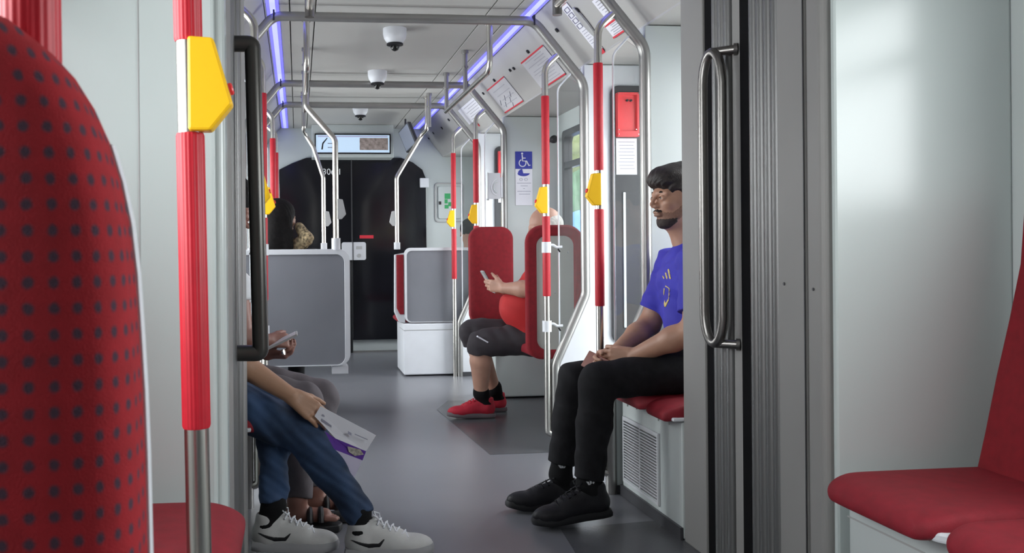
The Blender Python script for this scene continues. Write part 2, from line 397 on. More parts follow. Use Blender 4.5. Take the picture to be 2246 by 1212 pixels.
# red emergency boxes with a notice below, on the dark panels
for (Y, s, txt) in ((HY[1], 1, 'on the dark panel beside the young man'), (HY[3], 1, 'near the cab')):
    t = thing('emergency_box', 'red emergency release box ' + txt, 'emergency box', (XC+s*1.15, Y, 1.6), 'emergency boxes')
    x0, x1 = XC+1.07, XC+1.185; z0, z1 = 1.59, 1.815
    b = MB(); ringprism(b, rrect(x0, x1, z0, z1, .006), rrect(x0+.012, x1-.012, z0+.03, z1-.012, .004), 'y', Y-.055, Y-.022); b.build('frame', M['redbox'], t, bevel=.002)
    b = MB(); b.box(x0+.012, x1-.012, Y-.036, Y-.0225, z0+.03, z1-.012); b.build('cover', M['redbox'], t)
    b = MB()
    for (x, z) in ((x0+.055, z1-.04), (x0+.075, z1-.04)): b.lathe([(.006, 0), (.006, .012)], (x, Y-.036, z), 10, Matrix.Rotation(math.pi/2, 3, 'X'))
    b.build('lever', M['black'], t)
    b = MB()
    for (x, z) in ((x0+.006, z0+.012), (x1-.006, z0+.012), (x0+.006, z1-.006), (x1-.006, z1-.006), (x0+.006, z0+.035), (x1-.018, z0+.036)):
        b.lathe([(.0035, 0), (.003, .003)], (x, Y-.055, z), 8, Matrix.Rotation(math.pi/2, 3, 'X'))
    b.build('screw', M['steel'], t)['kind'] = 'stuff'
    n = thing('notice', 'white printed notice under the red box ' + txt, 'notice', (XC+1.13, Y, 1.5), 'notices under the emergency boxes')
    b = MB(); b.box(x0+.002, x1-.004, Y-.025, Y-.022, 1.40, 1.585); b.build('sheet', M['paper'], n)
    b = MB()
    for k in range(9): b.box(x0+.012+.004*(k % 3), x1-.016-.006*(k % 2), Y-.0256, Y-.025, 1.565-.017*k, 1.5675-.017*k)
    b.build('lines_of_print', M['ink'], n)

def yellow_box(parent, x, y, z, s, m, yaw=0):
    """Handle box of the stop button: polygon in the plane of the hoop."""
    pts = [(-.004, .0), (.028, .0), (.059, .038), (.032, .133), (-.004, .135)]
    b = MB(); P = [V((s*u, 0, v)) for u, v in pts]; R = Matrix.Rotation(yaw, 3, 'Z')
    P = [R@p for p in P]; off = R@V((0, .034, 0)); st = R@V((0, -.023, 0)); o = V((x, y, z))
    b.quadprism([o+p+st for p in P], off); bx = b.build('button_box', m, parent, bevel=.004)
    b = MB(); c = o+R@V((s*.056, -.006, .062)); ax = (R@V((s*.96, 0, .28))).normalized()
    b.lathe([(.009, 0), (.009, .004), (.007, .006)], c-ax*.003, 14, ax.to_track_quat('Z', 'Y').to_matrix()); b.build('button', M['redbox'], bx, smooth=True)
def sleeves(t, top, bot, segs, r=.0200):
    for (z0, z1) in segs:
        f = lambda z: top+(bot-top)*((top.z-z)/(top.z-bot.z))
        b = MB(); b.tube([f(z0), f(z0+.004), f(z1-.004), f(z1)], [r*.93, r, r, r*.93], 96, ribs=22, rd=.035); b.build('grip_sleeve', M['sleeve'], t, smooth=True)
def red_pole(i, Y, s, lab):
    x = XC+s*.71
    t = thing('red_grab_pole', lab, 'pole', (x, Y, 0), 'red grab poles')
    zb = 0.0 if i == 3 else .115
    foot = [(x, Y, 0)] if i == 3 else [(XC+s*.752, Y-.0, .085), (x, Y, .09)]
    p = fillet([*foot, (x, Y, zb+.06), (x, Y, 1.95), (XC+s*.80, Y, 2.03)], .09, 7)
    b = MB(); b.tube(p, .0165, 16); b.build('pole', M['steel'], t, smooth=True)
    sleeves(t, V((x, Y, 1.80)), V((x, Y, .78)), [(.785, 1.19), (1.352, 1.80)])
    yellow_box(t, x, Y, 1.205, -s, M['yellow'])
    # clear screen between the pole and the hoop
    g = thing('glass_screen', 'clear glass draught screen clamped to a pole, %s, %s' % (HN[i], 'poster side' if s > 0 else 'passenger side'), 'glass screen', (x+s*.1, Y, .7), 'clear draught screens')
    x0, x1 = x+s*.065, XC+s*.889
    o = [(x1, .80), (x1, 1.86), (x0+s*.055, 1.90), (x0+s*.02, 1.86), (x0, 1.78), (x0, .52), (XC+s*.775, .52)]
    b = MB(); b.prism(o, 'y', Y-.004, Y+.004); b.build('pane', M['glass'], g)
    b = MB(); b.tube(fillet([(x0+s*.07, Y, 1.915), (x0, Y, 1.84), (x0, Y, .53)], .06, 6), .0042, 6); b.build('edge_seal', M['white'], g, smooth=True)
    for z in ((1.005, .605) if i == 1 else ()):
        b = MB(); b.tube([(x, Y, z), (x, Y, z+.055)], .0235, 18); b.tube(fillet([(x, Y, z+.04), (x+s*.035, Y-.006, z+.04), (x+s*.05, Y-.006, z+.028), (x+s*.08, Y-.008, z+.03)], .02, 4), .0065, 8)
        c = b.build('clamp', M['white'], g, smooth=True)
        b = MB(); b.tube([(x+s*.06, Y-.008, z+.02), (x+s*.07, Y-.008, z+.005)], .006, 8); b.build('knob', M['black'], c)
for i, Y in enumerate(HY):
    red_pole(i, Y, 1, ['red sleeved grab pole before the young man in blue, at the first hoop',
                       'red sleeved grab pole before the bald man and his rimmed seat, second hoop',
                       'red sleeved grab pole right behind the empty red seat, poster side at the third hoop',
                       'red sleeved grab pole beside the white seat box by the cab'][i])
    red_pole(i, Y, -1, ['grab pole mostly hidden by the dark handle, passenger side, first hoop',
                        'red sleeved grab pole behind the dark handle, passenger side at the second hoop',
                        'red sleeved grab pole beyond the woman with the scarf',
                        'farthest red sleeved grab pole opposite the posters'][i])
# the near pole and the one behind the foreground seat
a, c = at(411, 0, 1.35), at(437, 1212, 1.35); dz = (c-a)/(c.z-a.z)
f = lambda z: a+dz*(z-a.z)
t = thing('near_grab_pole', 'large red and steel pole with a yellow button box, standing before the pale wall', 'pole', f(0))
b = MB(); b.tube([f(0.001), f(CEIL)], .0178, 32); b.build('pole', M['steel'], t, smooth=True)
zt, zb2 = at(0, 85, 1.35).z, at(0, 950, 1.35).z
sleeves(t, f(2.2), f(.3), [(zb2, at(0, 290, 1.35).z), (zt, 2.15)], .0205)
q = f(at(0, 290, 1.35).z); yellow_box(t, q.x+.004, q.y-.006, q.z+.001, 1, M['yellow'])
a = at(54, 0, .65); t = thing('foreground_grab_pole', 'blurred red grip pole right behind the dotted seat back', 'pole', (a.x, a.y, 0))
b = MB(); b.tube([(a.x-.004, a.y, CEIL), (a.x+.012, a.y, .001)], .0180, 24); b.build('pole', M['steel'], t, smooth=True)
sleeves(t, V((a.x-.004, a.y, 2.2)), V((a.x+.012, a.y, .01)), [(.76, 2.1)], .0206)

# ------------------------------------------------------------------ ceiling handrails
def post(b, x, y, z0):
    b.tube([(x, y, z0), (x, y, CEIL-.02)], .0145, 12); b.lathe([(.022, 0), (.022, .02)], (x, y, CEIL-.02), 16)
    b.lathe([(.021, 0), (.021, .012)], (x, y, CEIL-.11), 14)
XRR = 1.035; XRL = 2*XC-XRR; ZR = 1.985
def rail(x, y0, y1, posts, lab, hook=None, far=None):
    t = thing('ceiling_handrail', lab, 'handrail', (x, (y0+y1)/2, ZR), 'ceiling handrails')
    p = [(x, y0, CEIL-.02), (x, y0, ZR), (x, y1, ZR)]
    if far: p += far
    b = MB(); b.tube(fillet(p, .07, 6), .0165, 14); b.lathe([(.024, 0), (.024, .02)], (x, y0, CEIL-.02), 16); b.build('rail', M['steel'], t, smooth=True)
    for y in posts: b = MB(); post(b, x, y, ZR); b.build('hanger', M['hoop'], t, smooth=True)
def grey_box(t, x, y, z, s): 
    pts = [(0, 0), (.024, 0), (.05, .03), (.03, .12), (0, .125)]
    b = MB(); b.prism([(x+s*u, z+v) for u, v in pts], 'y', y-.014, y+.014); b.build('button_box', M['greyplastic'], t, bevel=.004)
def ydist(s_, X): return (FPX/s_ - X*math.sin(TH))/math.cos(TH)
ya, yb1, yc = ydist(408, XRR), ydist(356, XRR), ydist(316, XRR)
rail(XRR, ya, yc+.02, [yb1, yc], 'steel handrail hanging on posts below the ceiling, along the posters and windows')
rail(XRL, ya, yc+.02, [yb1, yc], 'steel handrail hanging on posts below the ceiling, opposite the posters, seen end on')
# the poles that come down onto the seat backs near the cab
yn, yf = ydist(360, .22), HY[3]+.06
rail(XRR, ydist(290, XRR)+.4, yf+.0, [yf-.25], 'far steel handrail bending down onto the seat back at the dark cab', far=[(XRR-.01, yf+.1, ZR-.01), (XC+.41, yf+.1, 1.86), (XC+.265, yf+.1, 1.62), (XC+.265, yf+.1, 1.03)])
rail(XRL, ydist(290, XRR)+.4, yf+.0, [yf-.25], 'thin far handrail bending down onto the grey seat back by the cab', far=[(XRL+.01, yf+.1, ZR-.01), (XC-.41, yf+.1, 1.86), (.212, yf+.1, 1.62), (.212, yf+.1, 1.03)])
t = thing('steel_support_pole', 'bent steel pole with a grey button box rising from the big grey seat back', 'pole', (.235, yn, 1.03))
b = MB(); b.tube(fillet([(.232, yn, 1.02), (.232, yn, 1.70), (.058, yn, 1.90), (.058, yn, CEIL)], .06, 6), .018, 14); b.build('pole', M['steel'], t, smooth=True)
b = MB(); b.tube([(.232, yn, 1.028), (.232, yn, 1.10)], .027, 16); b.build('socket', M['frame'], t, smooth=True, auto=30)
grey_box(t, .245, yn, 1.215, 1)
for x, s, wh in ((.212, 1, 'thin pole near the bulkhead'), (XC+.265, -1, 'pole beside the red seat edge')):
    g = thing('button_box', 'small grey stop button box on the ' + wh, 'button box', (x, yf+.1, 1.22))
    grey_box(g, x+s*.012, yf+.1, 1.22, s)
    b = MB(); b.tube([(x, yf+.1, 1.028), (x, yf+.1, 1.085)], .026, 14); b.build('socket', M['frame'], g, smooth=True, auto=30)
# near rail stubs above the first bay
for x, lab in ((XRR, 'thick handrail end in the top corner above the young man'), (XRL, 'stub of a handrail post hanging at the top edge, left of the cameras')):
    yq = ydist(551, x); t = thing('ceiling_rail_end', lab, 'handrail', (x, yq, ZR))
    b = MB(); b.tube([(x, yq, 1.955), (x, yq, CEIL)], .019, 16); b.build('post', M['darksteel'], t, smooth=True)
    b = MB(); b.tube([(x+.0, yq, ZR+.01), (x, 3.08, ZR+.01)], .0165, 14); b.build('rail', M['steel'], t, smooth=True)
# dome cameras
for (px, sc, nm) in ((870, 396, 'nearest and largest of the three'), (831, 320, 'middle one of the three'), (793, 258, 'farthest and smallest of the three')):
    X = (px-653)/sc*.994; y = ydist(sc, X)
    t = thing('dome_camera', 'white dome camera with a black lens under the ceiling, ' + nm, 'camera', (X, y, CEIL), 'ceiling dome cameras')
    b = MB(); b.lathe([(.066, 0), (.066, -.03), (.060, -.055), (.045, -.078), (.036, -.086)], (X, y, CEIL), 28); b.build('housing', M['white'], t, smooth=True)
    b = MB(); b.lathe([(.046, -.083), (.046, -.092), (.030, -.096)], (X, y, CEIL), 24); b.build('collar', M['black'], t, smooth=True)
    b = MB(); b.lathe([(.026, -.090), (.025, -.105), (.018, -.118), (.006, -.124)], (X, y, CEIL), 20); b.build('lens', mat('camera_lens', (.01, .01, .01), .08), t, smooth=True)

# ------------------------------------------------------------------ cab end: screens, hatch, validator
q0, q1 = at(684, 284, 8.9), at(864, 345, 8.9); ys = 8.9
t = thing('passenger_display', 'wide passenger information screen over the cab front', 'screen', ((q0.x+q1.x)/2, ys, q1.z))
b = MB(); b.box(q0.x, q1.x, ys, Y1, q1.z, CEIL); b.build('housing', M['panel'], t, bevel=.006)
s0, s1 = at(690, 293, ys), at(857, 338, ys)
b = MB(); ringprism(b, rrect(s0.x, s1.x, s1.z, s0.z, .006), rrect(s0.x+.012, s1.x-.012, s1.z+.014, s0.z-.012, .003), 'y', ys-.014, ys); b.build('frame', M['black'], t)
b = MB(); b.box(s0.x+.01, s1.x-.01, ys-.006, ys, s1.z+.012, s0.z-.01)
scr = b.build('display', mat('lit_display', (.3, .4, .5), .3, emit=(.40, .52, .66), es=.75), t)
W_, H_ = s1.x-s0.x, s0.z-s1.z
def dpart(name, pts, m, dy=.0065): 
    b = MB(); b.prism([(s0.x+u*W_, s1.z+v*H_) for u, v in pts], 'y', ys-dy, ys-.006); return b.build(name, m, scr)
dpart('map_line', [(.085, .22), (.105, .22), (.115, .5), (.17, .78), (.16, .80), (.10, .55)], M['black'])
pic = dpart('picture', [(.59, .2), (.965, .2), (.965, .80), (.59, .80)], mat('screen_picture', (.20, .17, .16), .4, var=.7, vs=28, emit=(.16, .13, .12), es=.5), .0068)
dpart('header_bar', [(.04, .84), (.96, .84), (.96, .90), (.04, .90)], mat('screen_header', (.25, .25, .4), .4, emit=(.3, .32, .45), es=.6))
dpart('route_text', [(.17, .30), (.25, .30), (.25, .34), (.17, .34)], M['ink']); dpart('route_text', [(.17, .5), (.23, .5), (.23, .54), (.17, .54)], M['ink'])
t = thing('side_display', 'slanting dark framed screen beside the far handrail, seen edge on', 'screen', (XC+.72, 8.6, 2.05))
A = [V((XC+.44, 8.1, 2.17)), V((XC+.52, 8.1, 1.97)), V((XC+.52, 8.85, 1.97)), V((XC+.44, 8.85, 2.17))]
b = MB(); b.quadprism(A, (.03, 0, .0)); b.tube([(XC+.47, 8.5, 2.15), (XC+.47, 8.5, CEIL)], .01, 8); b.build('casing', M['dark'], t, bevel=.004)
c_ = sum(A, V())/4; b = MB(); b.quadprism([c_+(p-c_)*.88+V((-.003, 0, 0)) for p in A], (.0025, 0, 0)); b.build('display', mat('dim_display', (.25, .28, .36), .3, emit=(.22, .25, .34), es=.12), t)
yh = Y1
q0, q1 = at(953, 401, yh), at(1018, 487, yh)
t = thing('wall_hatch', 'rounded hatch with a black latch and green sticker on the far wall', 'hatch', ((q0.x+q1.x)/2, yh, q1.z))
b = MB(); ringprism(b, rrect(q0.x, q1.x, q1.z, q0.z, .04), rrect(q0.x+.012, q1.x-.012, q1.z+.012, q0.z-.012, .032), 'y', yh-.014, yh); b.build('frame', M['greyplastic'], t)
b = MB(); b.prism(rrect(q0.x+.035, q1.x-.035, q1.z+.035, q0.z-.035, .02), 'y', yh-.018, yh); b.build('door', M['panel'], t, bevel=.004)
b = MB(); q = at(965, 445, yh-.018); b.box(q.x-.012, q.x+.012, yh-.028, yh-.018, q.z-.016, q.z+.016); b.build('latch', M['black'], t)
b = MB()
for (x0, x1, z0, z1) in ((975, 988, 424, 436), (975, 982, 437, 446), (983, 991, 443, 452), (975, 984, 449, 457)):
    a, c = at(x0, z0, yh-.018), at(x1, z1, yh-.018); b.box(a.x, c.x, yh-.0195, yh-.018, c.z, a.z)
b.build('sticker', M['green'], t)
q = at(930, 401, yh-.02); b = MB(); b.box(q.x-.045, q.x+.045, yh-.06, yh-.0, q.z-.048, q.z+.048)
tag(b.build('wall_switch_box', M['white'], bevel=.006), 'small white box at the upper corner of the black cab glazing', 'switch box')
q0, q1 = at(750, 531, 9.0), at(803, 570, 9.0)
t = thing('ticket_validator', 'pale rounded device box mounted in front of the dark cab door', 'ticket validator', ((q0.x+q1.x)/2, 9.05, 0))
b = MB(); b.prism(rrect(q0.x, q1.x, q1.z, q0.z, .02), 'y', 9.0, 9.09); b.build('housing', M['frame'], t, bevel=.005)
b = MB(); m_ = (q0.x+q1.x)/2-.01; b.box(m_-.004, m_+.004, 8.997, 9.0, q1.z, q0.z); b.build('seam', M['black'], t)
b = MB(); b.lathe([(.02, 0), (.02, .003)], (m_+.06, 9.0, q1.z+.045), 14, Matrix.Rotation(math.pi/2, 3, 'X')); b.build('pictogram', M['greyplastic'], t); b = MB(); b.box(m_+.03, m_+.09, 8.998, 9.0, q0.z-.07, q0.z-.04); b.build('label', M['greyplastic'], t)
b = MB(); b.tube([(m_-.02, 9.11, .001), (m_-.02, 9.11, q1.z+.05)], .02, 12); b.build('stand', M['black'], t)

# ------------------------------------------------------------------ seats
def shell_panel(name, x0, x1, z0, z1, y, th, lab, cat, fr=.026, rad=.09, grp=None, foot=None):
    """Grey board in a pale rounded frame, seen from behind a double seat."""
    t = thing(name, lab, cat, ((x0+x1)/2, y, z0), grp)
    b = MB(); ringprism(b, rrect(x0, x1, z0, z1, rad), rrect(x0+fr, x1-fr, z0+.006, z1-fr, rad*.7), 'y', y, y+th); b.build('frame', M['frame'], t, bevel=.006)
    b = MB(); b.prism(rrect(x0+fr-.004, x1-fr+.004, z0+.004, z1-fr+.004, rad*.7), 'y', y+.012, y+th-.01); b.build('board', M['greyback'], t, smooth=False)
    return t
def cushion_mesh(x0, x1, y0, y1, z, th, face, name='cushion', m=None, parent=None):
    """Softly crowned cushion; face = +1/-1: front edge towards +x or -x."""
    n = 18; b = MB(); vs = []
    prof = []
    cx, cy = (x0+x1)/2, (y0+y1)/2; hx, hy = abs(x1-x0)/2, (y1-y0)/2
    rings = [(.90, -th), (.985, -th*.8), (1.0, -th*.45), (.985, -.012), (.93, -.003), (.80, .0), (.5, -.003), (.2, -.006)]
    out = rrect(-1, 1, -1, 1, .28, 7); N = len(out)
    for (k, dz) in rings:
        for (u, v) in out:
            u2, v2 = u*k, v*k
            drop = -.022*max(0, (u2*face-.55)/.45)**2 if k < .99 else -.022*max(0, (u2*face-.55)/.45)**2*.9
            vs.append((cx+u2*(hx-(1-k)*0), cy+v2*hy, z+dz+drop))
    fs = []
    for i in range(len(rings)-1):
        for j in range(N): fs.append((i*N+j, i*N+(j+1) % N, (i+1)*N+(j+1) % N, (i+1)*N+j))
    fs += [tuple(range(N))[::-1], tuple((len(rings)-1)*N+j for j in range(N))]
    b.add(vs, fs); o = b.build(name, m or M['cushion'], parent, smooth=True, auto=70)
    ss = o.modifiers.new('s', 'SUBSURF'); ss.levels = 1; ss.render_levels = 2
    return o
def back_pad(x0, x1, z0, z1, y, th, m, parent, name='backrest', lean=0, axis='y', rad=.09, crown=.02):
    """Upright padded back; axis 'y': faces along y (th may be negative)."""
    out = rrect(-1, 1, -1, 1, .2, 8)
    out = rrect(x0, x1, z0, z1, rad, 8); N = len(out); cx, cz = (x0+x1)/2, (z0+z1)/2
    rings = [(1.0, 0), (1.0, .55), (.985, .85), (.93, 1.0), (.8, 1.0+crown/abs(th)*.5), (.5, 1.0+crown/abs(th)), (.2, 1.0+crown/abs(th))]
    vs = []
    for k, d in rings:
        for (u, v) in out:
            uu = cx+(u-cx)*(1-(1-k)*(.5 if k > .9 else 1)); vv = cz+(v-cz)*(1-(1-k)*(.25 if k > .9 else 1)); tt = y+th*d+lean*(vv-z0)
            vs.append((uu, tt, vv) if axis == 'y' else (tt, uu, vv))
    fs = []
    for i in range(len(rings)-1):
        for j in range(N): fs.append((i*N+j, i*N+(j+1) % N, (i+1)*N+(j+1) % N, (i+1)*N+j))
    fs += [tuple(range(N))[::-1], tuple((len(rings)-1)*N+j for j in range(N))]
    b = MB(); b.add(vs, fs); return b.build(name, m, parent, smooth=True, auto=60)
# big grey double seat back, passenger side (the woman with the scarf sits beyond it)
yn0 = yn+.02
t = shell_panel('double_seat_unit', XL+.03, .314, .325, 1.034, yn-.02, .045, 'wide grey seat back in a pale frame, in front of the woman with the scarf', 'seat', fr=.033, rad=.07)
b = MB(); b.box(XL+.02, .27, yn+.05, yn+.30, .345, .40); b.box(.20, .30, yn-.012, yn+.10, .272, .325); b.build('bracket', M['frame'], t, bevel=.005)
cushion_mesh(XL+.05, .29, yn+.05, yn+.48, .47, .06, 1, parent=t)
# double seat by the cab, poster side: grey back with pale frame, red side edge, white box under it
yq = HY[3]+.05
t = thing('cab_side_seat_unit', 'grey seat back with a red upholstered edge on a white box near the cab', 'seat', (1.1, yq, 0))
x0 = at(867, 600, yq).x; x1 = at(888, 600, yq).x; x2 = 1.42; zt_ = 1.035
b = MB(); ringprism(b, rrect(x1, x2, .435, zt_+.005, .05), rrect(x1+.016, x2-.016, .440, zt_-.02, .04), 'y', yq, yq+.05); b.build('frame', M['frame'], t, bevel=.004)
b = MB(); b.prism(rrect(x1+.012, x2-.012, .437, zt_-.017, .04), 'y', yq+.012, yq+.04); b.build('board', M['greyback'], t)
b = MB(); b.prism([(x0-.005, .52), (x0+.03, .44), (x1+.006, .43), (x1+.006, 1.0), (x0+.0, .985)], 'y', yq+.04, yq+.09); b.build('side_shell', M['frame'], t, bevel=.006)
b = MB(); b.prism([(x0+.014, .55), (x0+.04, .50), (x1-.006, .50), (x1-.006, .985), (x0+.014, .985)], 'y', yq+.03, yq+.045); b.build('upholstery', M['fabric'], t, bevel=.004)
cushion_mesh(x0+.02, x2, yq+.1, yq+.5, .475, .05, 1, parent=t)
t = thing('seat_box', 'white box with a lid line under the grey seat back beside the cab', 'box', (1.1, yq, 0))
xb0, xb1 = at(886, 760, yq).x, at(1012, 760, yq).x
b = MB(); b.box(xb0, 1.42, yq+.0, yq+.5, 0.012, .425); b.build('body', M['white'], t, bevel=.008)
b = MB(); b.box(xb0-.001, 1.42, yq-.003, yq+.3, .372, .377); b.build('lid_line', M['greyplastic'], t)
# second grey back beside it, nearer the wall, behind the empty red seat
shell_panel('wall_side_seat_unit', 1.47, XR-.02, .44, 1.033, yq+.08, .04, 'grey seat back close to the side wall, mostly behind the empty red seat', 'seat', fr=.02, rad=.05)
# empty red seat facing the camera at the third hoop
yr = HY[2]-.17
qx0, qx1 = at(1031, 600, yr).x, at(1127, 600, yr).x
t = thing('empty_seat_unit', 'upright red seat, empty, facing the bald man', 'seat', ((qx0+qx1)/2, yr, .4))
back_pad(qx0, qx1, .50, at(0, 503, yr).z, yr+.06, -.06, M['fabric'], t, rad=.085)
b = MB(); b.prism(rrect(qx0+.01, qx1-.01, .42, 1.15, .08), 'y', yr+.055, yr+.085); b.build('shell', M['beige'], t, bevel=.006)
cushion_mesh(qx0+.0, qx1+.0, yr-.40, yr+.02, .47, .05, -1, parent=t)
b = MB(); b.box(qx0+.16, qx1+.35, yr-.05, yr+.12, 0.012, .42); b.build('pedestal', M['panel'], t, bevel=.01)
# the bald man's seat, seen from behind: red rim round a grey-green shell
yk = 4.95
kx0, kx1 = at(1153, 640, yk).x, at(1281, 640, yk).x; kz1, kz0 = at(1210, 493, yk).z, at(1210, 787, yk).z
t = thing('rimmed_seat_unit', 'seat back with a thick red rim round a grey shell, behind the bald man', 'seat', ((kx0+kx1)/2, yk, kz0))
ro = rrect(kx0, kx1, kz0, kz1, [.10, .10, .09, .09], 9); ri = rrect(kx0+.062, kx1-.062, kz0+.055, kz1-.062, [.055]*4, 9)
b = MB(); ringprism(b, ro, ri, 'y', yk-.02, yk+.03); b.build('rim', M['fabric'], t, bevel=.016, seg=3, auto=50)
b = MB(); b.prism(rrect(kx0+.055, kx1-.055, kz0+.05, kz1-.055, .06, 9), 'y', yk-.008, yk+.02); sh = b.build('shell', M['beige'], t, bevel=.003)
b = MB()
for (px, py) in ((1218, 641), (1246, 553), (1246, 725)): q = at(px, py, yk-.01); b.lathe([(.006, 0), (.004, .004)], q, 8, Matrix.Rotation(math.pi/2, 3, 'X'))
b.build('screw', M['greyplastic'], sh)
cushion_mesh(kx0+.05, kx1-.0, yk+.02, yk+.46, .47, .06, 1, parent=t)
b = MB(); b.box(1.50, XR-.02, yk+.06, yk+.36, 0.012, .405); b.build('pedestal', M['panel'], t, bevel=.01)
# lining along the wall between second and third hoop (the seats' box)
# side bench under the young man
def bench_box(name, x0, x1, y0, y1, z1, lab, skirt_side, grp=None):
    t = thing(name, lab, 'bench box', ((x0+x1)/2, (y0+y1)/2, 0), grp)
    b = MB(); b.box(x0, x1, y0, y1, .002, z1); b.build('body', M['panel'], t, bevel=.01)
    xs_ = x0 if skirt_side < 0 else x1
    b = MB(); b.box(*sorted((xs_+skirt_side*.010, xs_)), y0, y1, .002, .045); b.build('skirting', M['dark'], t)
    return t
t = bench_box('heater_bench', 1.335, XR-.01, 3.07, HY[0]-.03, .417, 'pale bench box with a slatted heater grille, under the young man', -1)
ga, gb, gz0, gz1 = 3.27, 3.64, .065, .335
b = MB(); ringprism(b, [(ga, gz0), (gb, gz0), (gb, gz1), (ga, gz1)], [(ga+.012, gz0+.012), (gb-.012, gz0+.012), (gb-.012, gz1-.012), (ga+.012, gz1-.012)], 'x', 1.325, 1.3345)
gr = b.build('grille', M['frame'], t, bevel=.002)
b = MB(); b.box(1.333, 1.3345, ga+.012, gb-.012, gz0+.012, gz1-.012); b.build('void_shade', M['black'], gr)  # black sheet painted in for the shade behind the slats
b = MB(); n = 22
for k in range(n):
    z = gz0+.016+(gz1-gz0-.030)*k/(n-1); b.box(1.326, 1.3335, ga+.012, gb-.012, z-.0022, z+.0022)
b.box(1.3262, 1.3336, (ga+gb)/2-.004, (ga+gb)/2+.004, gz0+.01, gz1-.01)
b.build('slats', M['frame'], gr)['kind'] = 'stuff'
b = MB()
for (y, z) in ((3.6, .385), (3.28, .385), (3.5, .39), (3.18, .39)): b.lathe([(.005, 0), (.004, .003)], (1.334, y, z), 8, Matrix.Rotation(-math.pi/2, 3, 'Y'))
b.build('screw', M['greyplastic'], t)
for (y0, y1, lab) in ((3.29, 3.66, 'red seat pad on the heater bench, partly under the young man'), (3.07, 3.27, 'red seat pad end on the heater bench, tight behind the grey gangway post')):
    t = thing('bench_pad', lab, 'seat', (1.5, (y0+y1)/2, .44)); cushion_mesh(1.270, XR-.05, y0, y1, .478, .055, -1, parent=t)
    b = MB(); b.box(1.30, XR-.03, y0-.008, y1+.004, .418, .431); b.build('pan', M['white'], t, bevel=.004)
# passenger-side bench
t = bench_box('side_bench', XL+.01, -.245, 3.07, HY[0]-.03, .435, 'pale bench box under the man in jeans, next to the gangway', 1)
for (y0, y1, lab) in ((3.39, 3.66, 'red seat pad under the man in grey trousers'), (3.07, 3.36, 'red seat pad whose round corner shows under the jeans')):
    t = thing('bench_pad', lab, 'seat', (-.4, (y0+y1)/2, .44)); cushion_mesh(XL+.05, -.135, y0, y1, .485, .06, 1, parent=t)
    b = MB(); b.box(XL+.03, -.16, y0-.002, y1+.002, .425, .438); b.build('pan', M['white'], t, bevel=.004)
# near bench, poster side
zc = .475
t = bench_box('near_bench', 1.375, XR-.01, .9, 2.165, .425, 'pale screwed bench box in the lower corner under the near red seats', -1)
b = MB(); b.box(1.3735, 1.376, .9, 2.165, .345, .349); b.build('panel_joint', M['greyplastic'], t)
b = MB()
for y in (2.05, 1.86, 1.62, 1.4): b.lathe([(.0065, 0), (.005, .004)], (1.3745, y, .385), 10, Matrix.Rotation(-math.pi/2, 3, 'Y'))
b.build('screw', M['steel'], t)
def side_seat(y0, y1, lab, s=1, x0=1.268, z=.478, back=True):
    xw = XR if s > 0 else XL
    t = thing('side_seat_unit', lab, 'seat', (xw-s*.25, (y0+y1)/2, .43), 'near side seats facing the aisle')
    cushion_mesh(*sorted((x0, xw-s*.06)), y0, y1, z, .058, -s, parent=t)
    b = MB(); b.prism(rrect(*sorted((x0+s*.03, xw-s*.03)), y0-.02, y1+.004, .05), 'z', z-.062, z-.040); b.build('pan', M['white'], t, bevel=.006)
    if back:
        # backrest profile (x, z), curved, extruded along the car
        pr = [(-.178, z-.03), (-.150, .56), (-.118, .70), (-.082, .84), (-.050, .98), (-.040, 1.10), (-.034, 1.16), (-.020, 1.17), (-.020, z-.03)]
        pr = [(xw+s*u, v) for u, v in pr]
        b = MB(); b.prism(pr, 'y', y0+.02, y1-.02); o = b.build('backrest', M['fabric'], t, bevel=.02, seg=3, auto=60)
        b = MB(); b.box(*sorted((xw-s*.02, xw-s*.004)), y0+.01, y1-.01, .5, 1.16); b.build('shell', M['white'], t, bevel=.006)
    return t
side_seat(1.735, 2.125, 'whole red side seat against the glossy wall, farther of the near pair')
side_seat(1.33, 1.715, 'red side seat cut off by the bottom corner of the picture')
# near bench, passenger side, behind the near pole
t = bench_box('near_left_bench', XL+.01, -.235, 1.05, 2.165, .385, 'pale bench box low behind the near pole', 1)
side_seat(1.70, 2.11, 'red side seat behind the near steel pole, farther part', s=-1, x0=-.118, z=.47)
side_seat(1.26, 1.675, 'brighter red side seat cushion low beside the dotted seat back', s=-1, x0=-.19, z=.455)

# the seat back in the foreground
yf0 = .56
e = at(318, 700, yf0); e0 = at(212, 250, yf0)
t = thing('foreground_seat_unit', 'very close red seat back with rows of dark dots and a pale edge', 'seat', (-.3, yf0, 0))
prof = [at(px, py, yf0+.05) for px, py in ((0, 48), (60, 75), (115, 118), (165, 172), (208, 240), (243, 318), (268, 400), (287, 490), (300, 600), (308, 720), (316, 850), (322, 1000), (327, 1212))]
prof = [(p.x, p.z) for p in prof]; last = prof[-1]
prof = [(-.43, .95), (-.41, 1.03), (-.37, 1.11), (-.31, 1.165), (-.24, 1.19)] + prof + [(last[0]+.004, .75), (last[0]+.002, .56), (-.43, .56)]
N = len(prof); cx, cz = -.26, .85; vs = []; fs = []
rings = [(0.0, .05), (0.0, .012), (.004, .002), (.010, -.006), (.022, -.013), (.05, -.018), (.10, -.020)]
def inset(d): 
    o_ = []
    for (u, v) in prof:
        q = V((cx-u, cz-v)); L = q.length; q = V((u, v))+q*(d/L); o_.append((q.x, q.y))
    return o_
for d, yy in rings:
    for (u, v) in inset(d): vs.append((u, yf0+yy, v))
